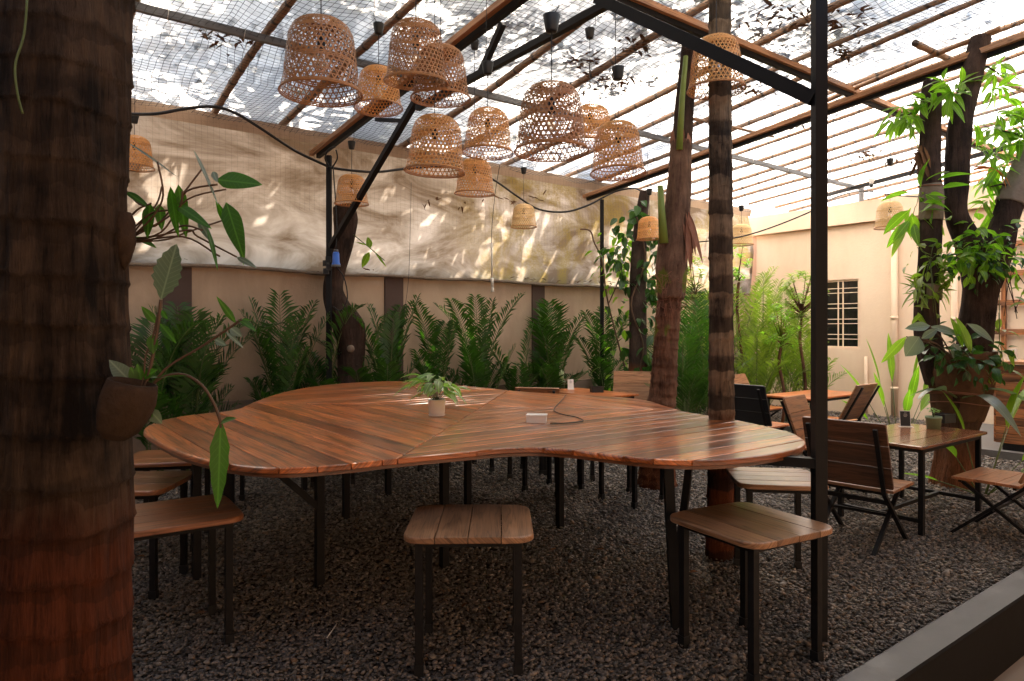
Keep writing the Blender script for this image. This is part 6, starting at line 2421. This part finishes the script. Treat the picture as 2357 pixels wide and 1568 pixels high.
# wavy grey green leaf on the tall stem
a0, a1 = P(370, 690, Yq), P(405, 562, Yq - 0.03)
mg.leaf(a0, a1 - a0, (0.1, -1, 0.1), (a1 - a0).length, 0.085, 0.02, 0.2, seg=14, wav=0.10, wide=0.45)
add(mb, 'foliage', M['leaf_philo'])
add(mg, 'grey_leaves', M['leaf_silver'])
add(ms, 'stems', M['petiole_b'])
# thin hanging root on the trunk
mb = MB()
mb.tube(smooth_open([P(62, 0, 1.98), P(55, 80, 1.98), P(35, 150, 1.97), P(40, 215, 1.97), P(52, 262, 1.98)], 6), 0.0035, 6)
tag(mb.build('aerial_root', M['petiole'], loc=P(50, 150, 1.98)), 'thin yellow green aerial root hanging down the thick palm trunk', 'root')

# ================================================================== COUNTER CORNER
cc = Vector((6.42, 9.05, 0.05))
ct = thing('service_counter', 'scorched plank service counter at the right edge behind the mango tree', 'counter', cc, AZ_N)
Lc = 3.0
mb = MB()
rng = random.Random(3)
for i in range(9):
    z0_ = 0.10 + i * 0.115
    mb.box((Lc / 2, 0.0, z0_ + 0.0565), (Lc, 0.03, 0.112))
    mb.box((-0.02, 0.36, z0_ + 0.0565), (0.03, 0.68, 0.112))
pl_ = mb.build('plank_front', M['counter'], ct)
mb = MB()
mb.box((Lc / 2, 0.35, 1.155), (Lc + 0.08, 0.78, 0.035))
mb.build('countertop', M['beamwood'], ct)
mb = MB()
mb.box((Lc / 2 + 0.02, 0.36, 0.05), (Lc - 0.06, 0.6, 0.1))
mb.build('kick_base', M['black_paint'], ct)
cm = Matrix.Translation(cc) @ Matrix.Rotation(AZ_N, 4, 'Z')
def on_counter(x, y, z=1.2235 - 0.05):
    return cm @ Vector((x, y, z))
o_ = on_counter(0.42, 0.3)
pr = thing('receipt_printer', 'grey black receipt printer on the service counter', 'printer', o_, AZ_N)
mb = MB()
mb.add([(-0.13, -0.1, 0), (0.13, -0.1, 0), (0.13, 0.1, 0), (-0.13, 0.1, 0), (-0.13, -0.08, 0.12), (0.13, -0.08, 0.12), (0.13, 0.1, 0.16), (-0.13, 0.1, 0.16)], [(0, 3, 2, 1), (4, 5, 6, 7), (0, 1, 5, 4), (1, 2, 6, 5), (2, 3, 7, 6), (3, 0, 4, 7)])
mb.build('housing', M['steel_grey'], pr)
mb = MB()
mb.box((0, 0.0, 0.148), (0.16, 0.06, 0.012))
mb.build('paper_slot', M['white'], pr)
o_ = on_counter(0.12, 0.2)
pr = thing('card_box', 'small white patterned card box beside the receipt printer', 'box', o_, AZ_N)
mb = MB()
mb.box((0, 0, 0.08), (0.09, 0.07, 0.16))
mb.build('box_body', M['white'], pr)
mb = MB()
for i in range(5):
    mb.box((0, -0.0365, 0.03 + i * 0.025), (0.06, 0.002, 0.008))
mb.build('printed_lines', M['steel_grey'], pr)
o_ = on_counter(0.75, 0.15)
pr = thing('paper_stack', 'loose stack of papers on the service counter', 'papers', o_, AZ_N + 0.3)
mb = MB()
for i in range(6):
    mb.box((0, 0, 0.002 + i * 0.0045), (0.21, 0.29, 0.003), rz=0.1 * math.sin(i * 3))
mb.build('sheets', M['white'], pr)
# wooden lattice on the wall behind
ub = lambda u: u_on_b(u, 0.05)
lat = thing('wall_lattice', 'square wooden lattice fixed on the wall above the counter', 'lattice', B(ub(2290), 0.05, 2.0))
inv_l = Matrix.Translation(-Vector(lat.location))
t0 = ub(2285)
for i in range(5):
    mb = MB()
    tt_ = ub(2310) + i * 0.62
    mb.beam(B(tt_, 0.05, 1.3), B(tt_, 0.05, 3.0), 0.09, 0.03)
    mb.v = mb.v
    o = mb.build('upright', M['counter'], lat); o.matrix_parent_inverse = inv_l
for i in range(4):
    mb = MB()
    z_ = 1.60 + i * 0.48
    mb.beam(B(t0, 0.082, z_), B(t0 + 3.2, 0.082, z_), 0.03, 0.09)
    o = mb.build('rail', M['counter'], lat); o.matrix_parent_inverse = inv_l

# ================================================================== SHADE TREES OUTSIDE THE YARD
def leaf_cloud(name, clusters, size, mat, seed, parent, inv, thin_tarp=False):
    rng = np.random.default_rng(seed)
    V, Fc = [], []
    for (c, r, n) in clusters:
        p = np.array(c)[None] + rng.normal(0, 1, (n, 3)) * np.array(r)[None] * 0.5
        d = rng.normal(0, 1, (n, 3)); d[:, 2] = d[:, 2] * 0.5 - 0.3
        d /= np.linalg.norm(d, axis=1)[:, None]
        w = np.cross(d, rng.normal(0, 1, (n, 3)) + np.array([0, 0, 1.5])[None])
        w /= np.linalg.norm(w, axis=1)[:, None] + 1e-9
        L = rng.uniform(0.7, 1.3, (n, 1)) * size[0] / 2
        W = rng.uniform(0.7, 1.3, (n, 1)) * size[1] / 2
        V.append(np.stack([p - d * L, p - d * L * 0.2 - w * W, p + d * L, p - d * L * 0.2 + w * W], 1).reshape(-1, 3))
    V = np.concatenate(V)
    ce = V.reshape(-1, 4, 3).mean(1) - np.array(W0)[None]
    qq = ce @ np.array(N1)
    ss = ce @ np.array(D1)
    if thin_tarp:
        dn, dz = float(sd.dot(N1)), float(sd.z)
        # where the sun ray through this leaf meets the tarp plane q = 0
        tt = -qq / -dn if abs(dn) > 1e-6 else qq * 0
        zt_ = ce[:, 2] - (qq / dn) * dz
        on = (qq < 0) & (zt_ > 2.3) & (zt_ < 4.3)
        V = V.reshape(-1, 4, 3)[~on | (rng.uniform(0, 1, len(on)) < 0.10)].reshape(-1, 3)
        ce = V.reshape(-1, 4, 3).mean(1) - np.array(W0)[None]
        qq = ce @ np.array(N1)
    keep = (qq < -0.25) | (ce[:, 2] > 4.2 + 0.1 * np.maximum(qq, 0) + 0.45) | (qq > 7.6)
    V = V.reshape(-1, 4, 3)[keep].reshape(-1, 3)
    n = len(V) // 4
    me = bpy.data.meshes.new(name)
    me.from_pydata([tuple(v) for v in V], [], [(4 * i, 4 * i + 1, 4 * i + 2, 4 * i + 3) for i in range(n)])
    me.materials.append(M[mat])
    o = bpy.data.objects.new(name, me)
    COL.objects.link(o)
    o.parent = parent
    o.matrix_parent_inverse = inv
    return o


def shade_tree(label, s_, q_, H, crown_pts, n, r, seed, size=(0.26, 0.085)):
    b = S(s_, q_)
    t, add = tree_thing('shade_tree', label, b, 'trees shading the yard from outside')
    add(trunk_mesh([b - UP * 0.3, b + UP * H * 0.5, b + UP * H], [0.22, 0.17, 0.10], 20, 0.2, 0, 0, 0.1, seed), 'trunk', M['bark_dark'])
    rng = random.Random(seed)
    mb = MB()
    cl = []
    for c_ in crown_pts:
        c_ = Vector(c_)
        mb.tube([b + UP * H * 0.7, (b + UP * H).lerp(c_, 0.5) + UP * 0.3, c_], [0.08, 0.045, 0.015], 6)
        cl.append((tuple(c_), r, n))
    add(mb, 'branches', M['bark_dark'])
    leaf_cloud('crown', cl, size, 'leaf_shade', seed, t, Matrix.Translation(-b), seed in (1, 2, 3))


rng = random.Random(33)
def crown_over(s0, s1, q0, q1, n, zlo=0.9, zhi=2.2):
    """crown points that stand in the sun's way of the given patch of roof"""
    pts = []
    for _ in range(n):
        p = S(rng.uniform(s0, s1), rng.uniform(q0, q1))
        z = roof_z(rng.uniform(q0, q1)) + rng.uniform(zlo, zhi)
        pts.append(Vector((p.x, p.y, z)) + sd * 1.2)
    return pts


shade_tree('leafy tree behind the wall shading the left end of the roof', -3.5, -2.4, 5.6, crown_over(-5.8, 0.2, -0.3, 6.5, 50), 230, (0.95, 0.95, 0.5), 1, (0.30, 0.12))
shade_tree('leafy tree behind the wall shading the middle of the roof', 2.5, -2.6, 5.8, crown_over(0.0, 4.6, -0.3, 3.4, 26) + crown_over(2.5, 6.5, 4.4, 7.2, 12), 160, (0.8, 0.8, 0.5), 2, (0.30, 0.12))
shade_tree('leafy tree behind the wall dappling the far part of the tarp', 7.5, -2.8, 5.5, crown_over(4.5, 8.0, -0.8, 1.2, 8) + crown_over(5.2, 9.5, 4.4, 7.2, 13), 60, (0.9, 0.9, 0.5), 3)


def crown_tarp(s0, s1, n):
    pts = []
    for _ in range(n):
        s_ = rng.uniform(s0, s1)
        p = S(s_, 0, rng.uniform(2.5, 4.2))
        pts.append(p + sd * rng.uniform(0.9, 2.2))
    return pts


shade_tree('unseen broad tree added beside the yard to darken the near left roof', -6.8, 6.5, 6.0, crown_over(-5.8, 2.8, 3.2, 7.4, 50), 130, (1.0, 1.0, 0.5), 7, (0.32, 0.14))  # tree added out of view to cut the light on the foreground
shade_tree('bushy tree close behind the left half of the tarp', 0.0, -1.6, 4.6, crown_tarp(-5.5, 5.2, 40), 26, (0.6, 0.6, 0.55), 4, (0.30, 0.12))
shade_tree('thin tree close behind the right half of the tarp', 7.0, -1.7, 4.4, crown_tarp(5.0, 9.5, 11), 22, (0.6, 0.6, 0.6), 5, (0.30, 0.12))

# fallen leaves on the gravel
rng = random.Random(77)
mb = MB()
for _ in range(90):
    Y_ = rng.uniform(3.0, 9.5)
    p_ = Vector((rng.uniform(-0.55, 0.72) * Y_, Y_, rng.uniform(0.02, 0.035)))
    if not 0.4 < sq(p_)[1] < 6.9:
        continue
    a_ = rng.uniform(0, 6.28)
    L = rng.uniform(0.03, 0.085)
    mb.leaf(p_, (math.cos(a_), math.sin(a_), rng.uniform(-.1, .2)), (rng.uniform(-.4, .4), rng.uniform(-.4, .4), 1), L, L * rng.uniform(0.25, 0.45), rng.uniform(-.2, .4), 0.5, seg=3)
o = mb.build('fallen_leaves', M['litter'])
tag(o, 'small dry leaves scattered over the gravel', 'dead leaves', kind='stuff')
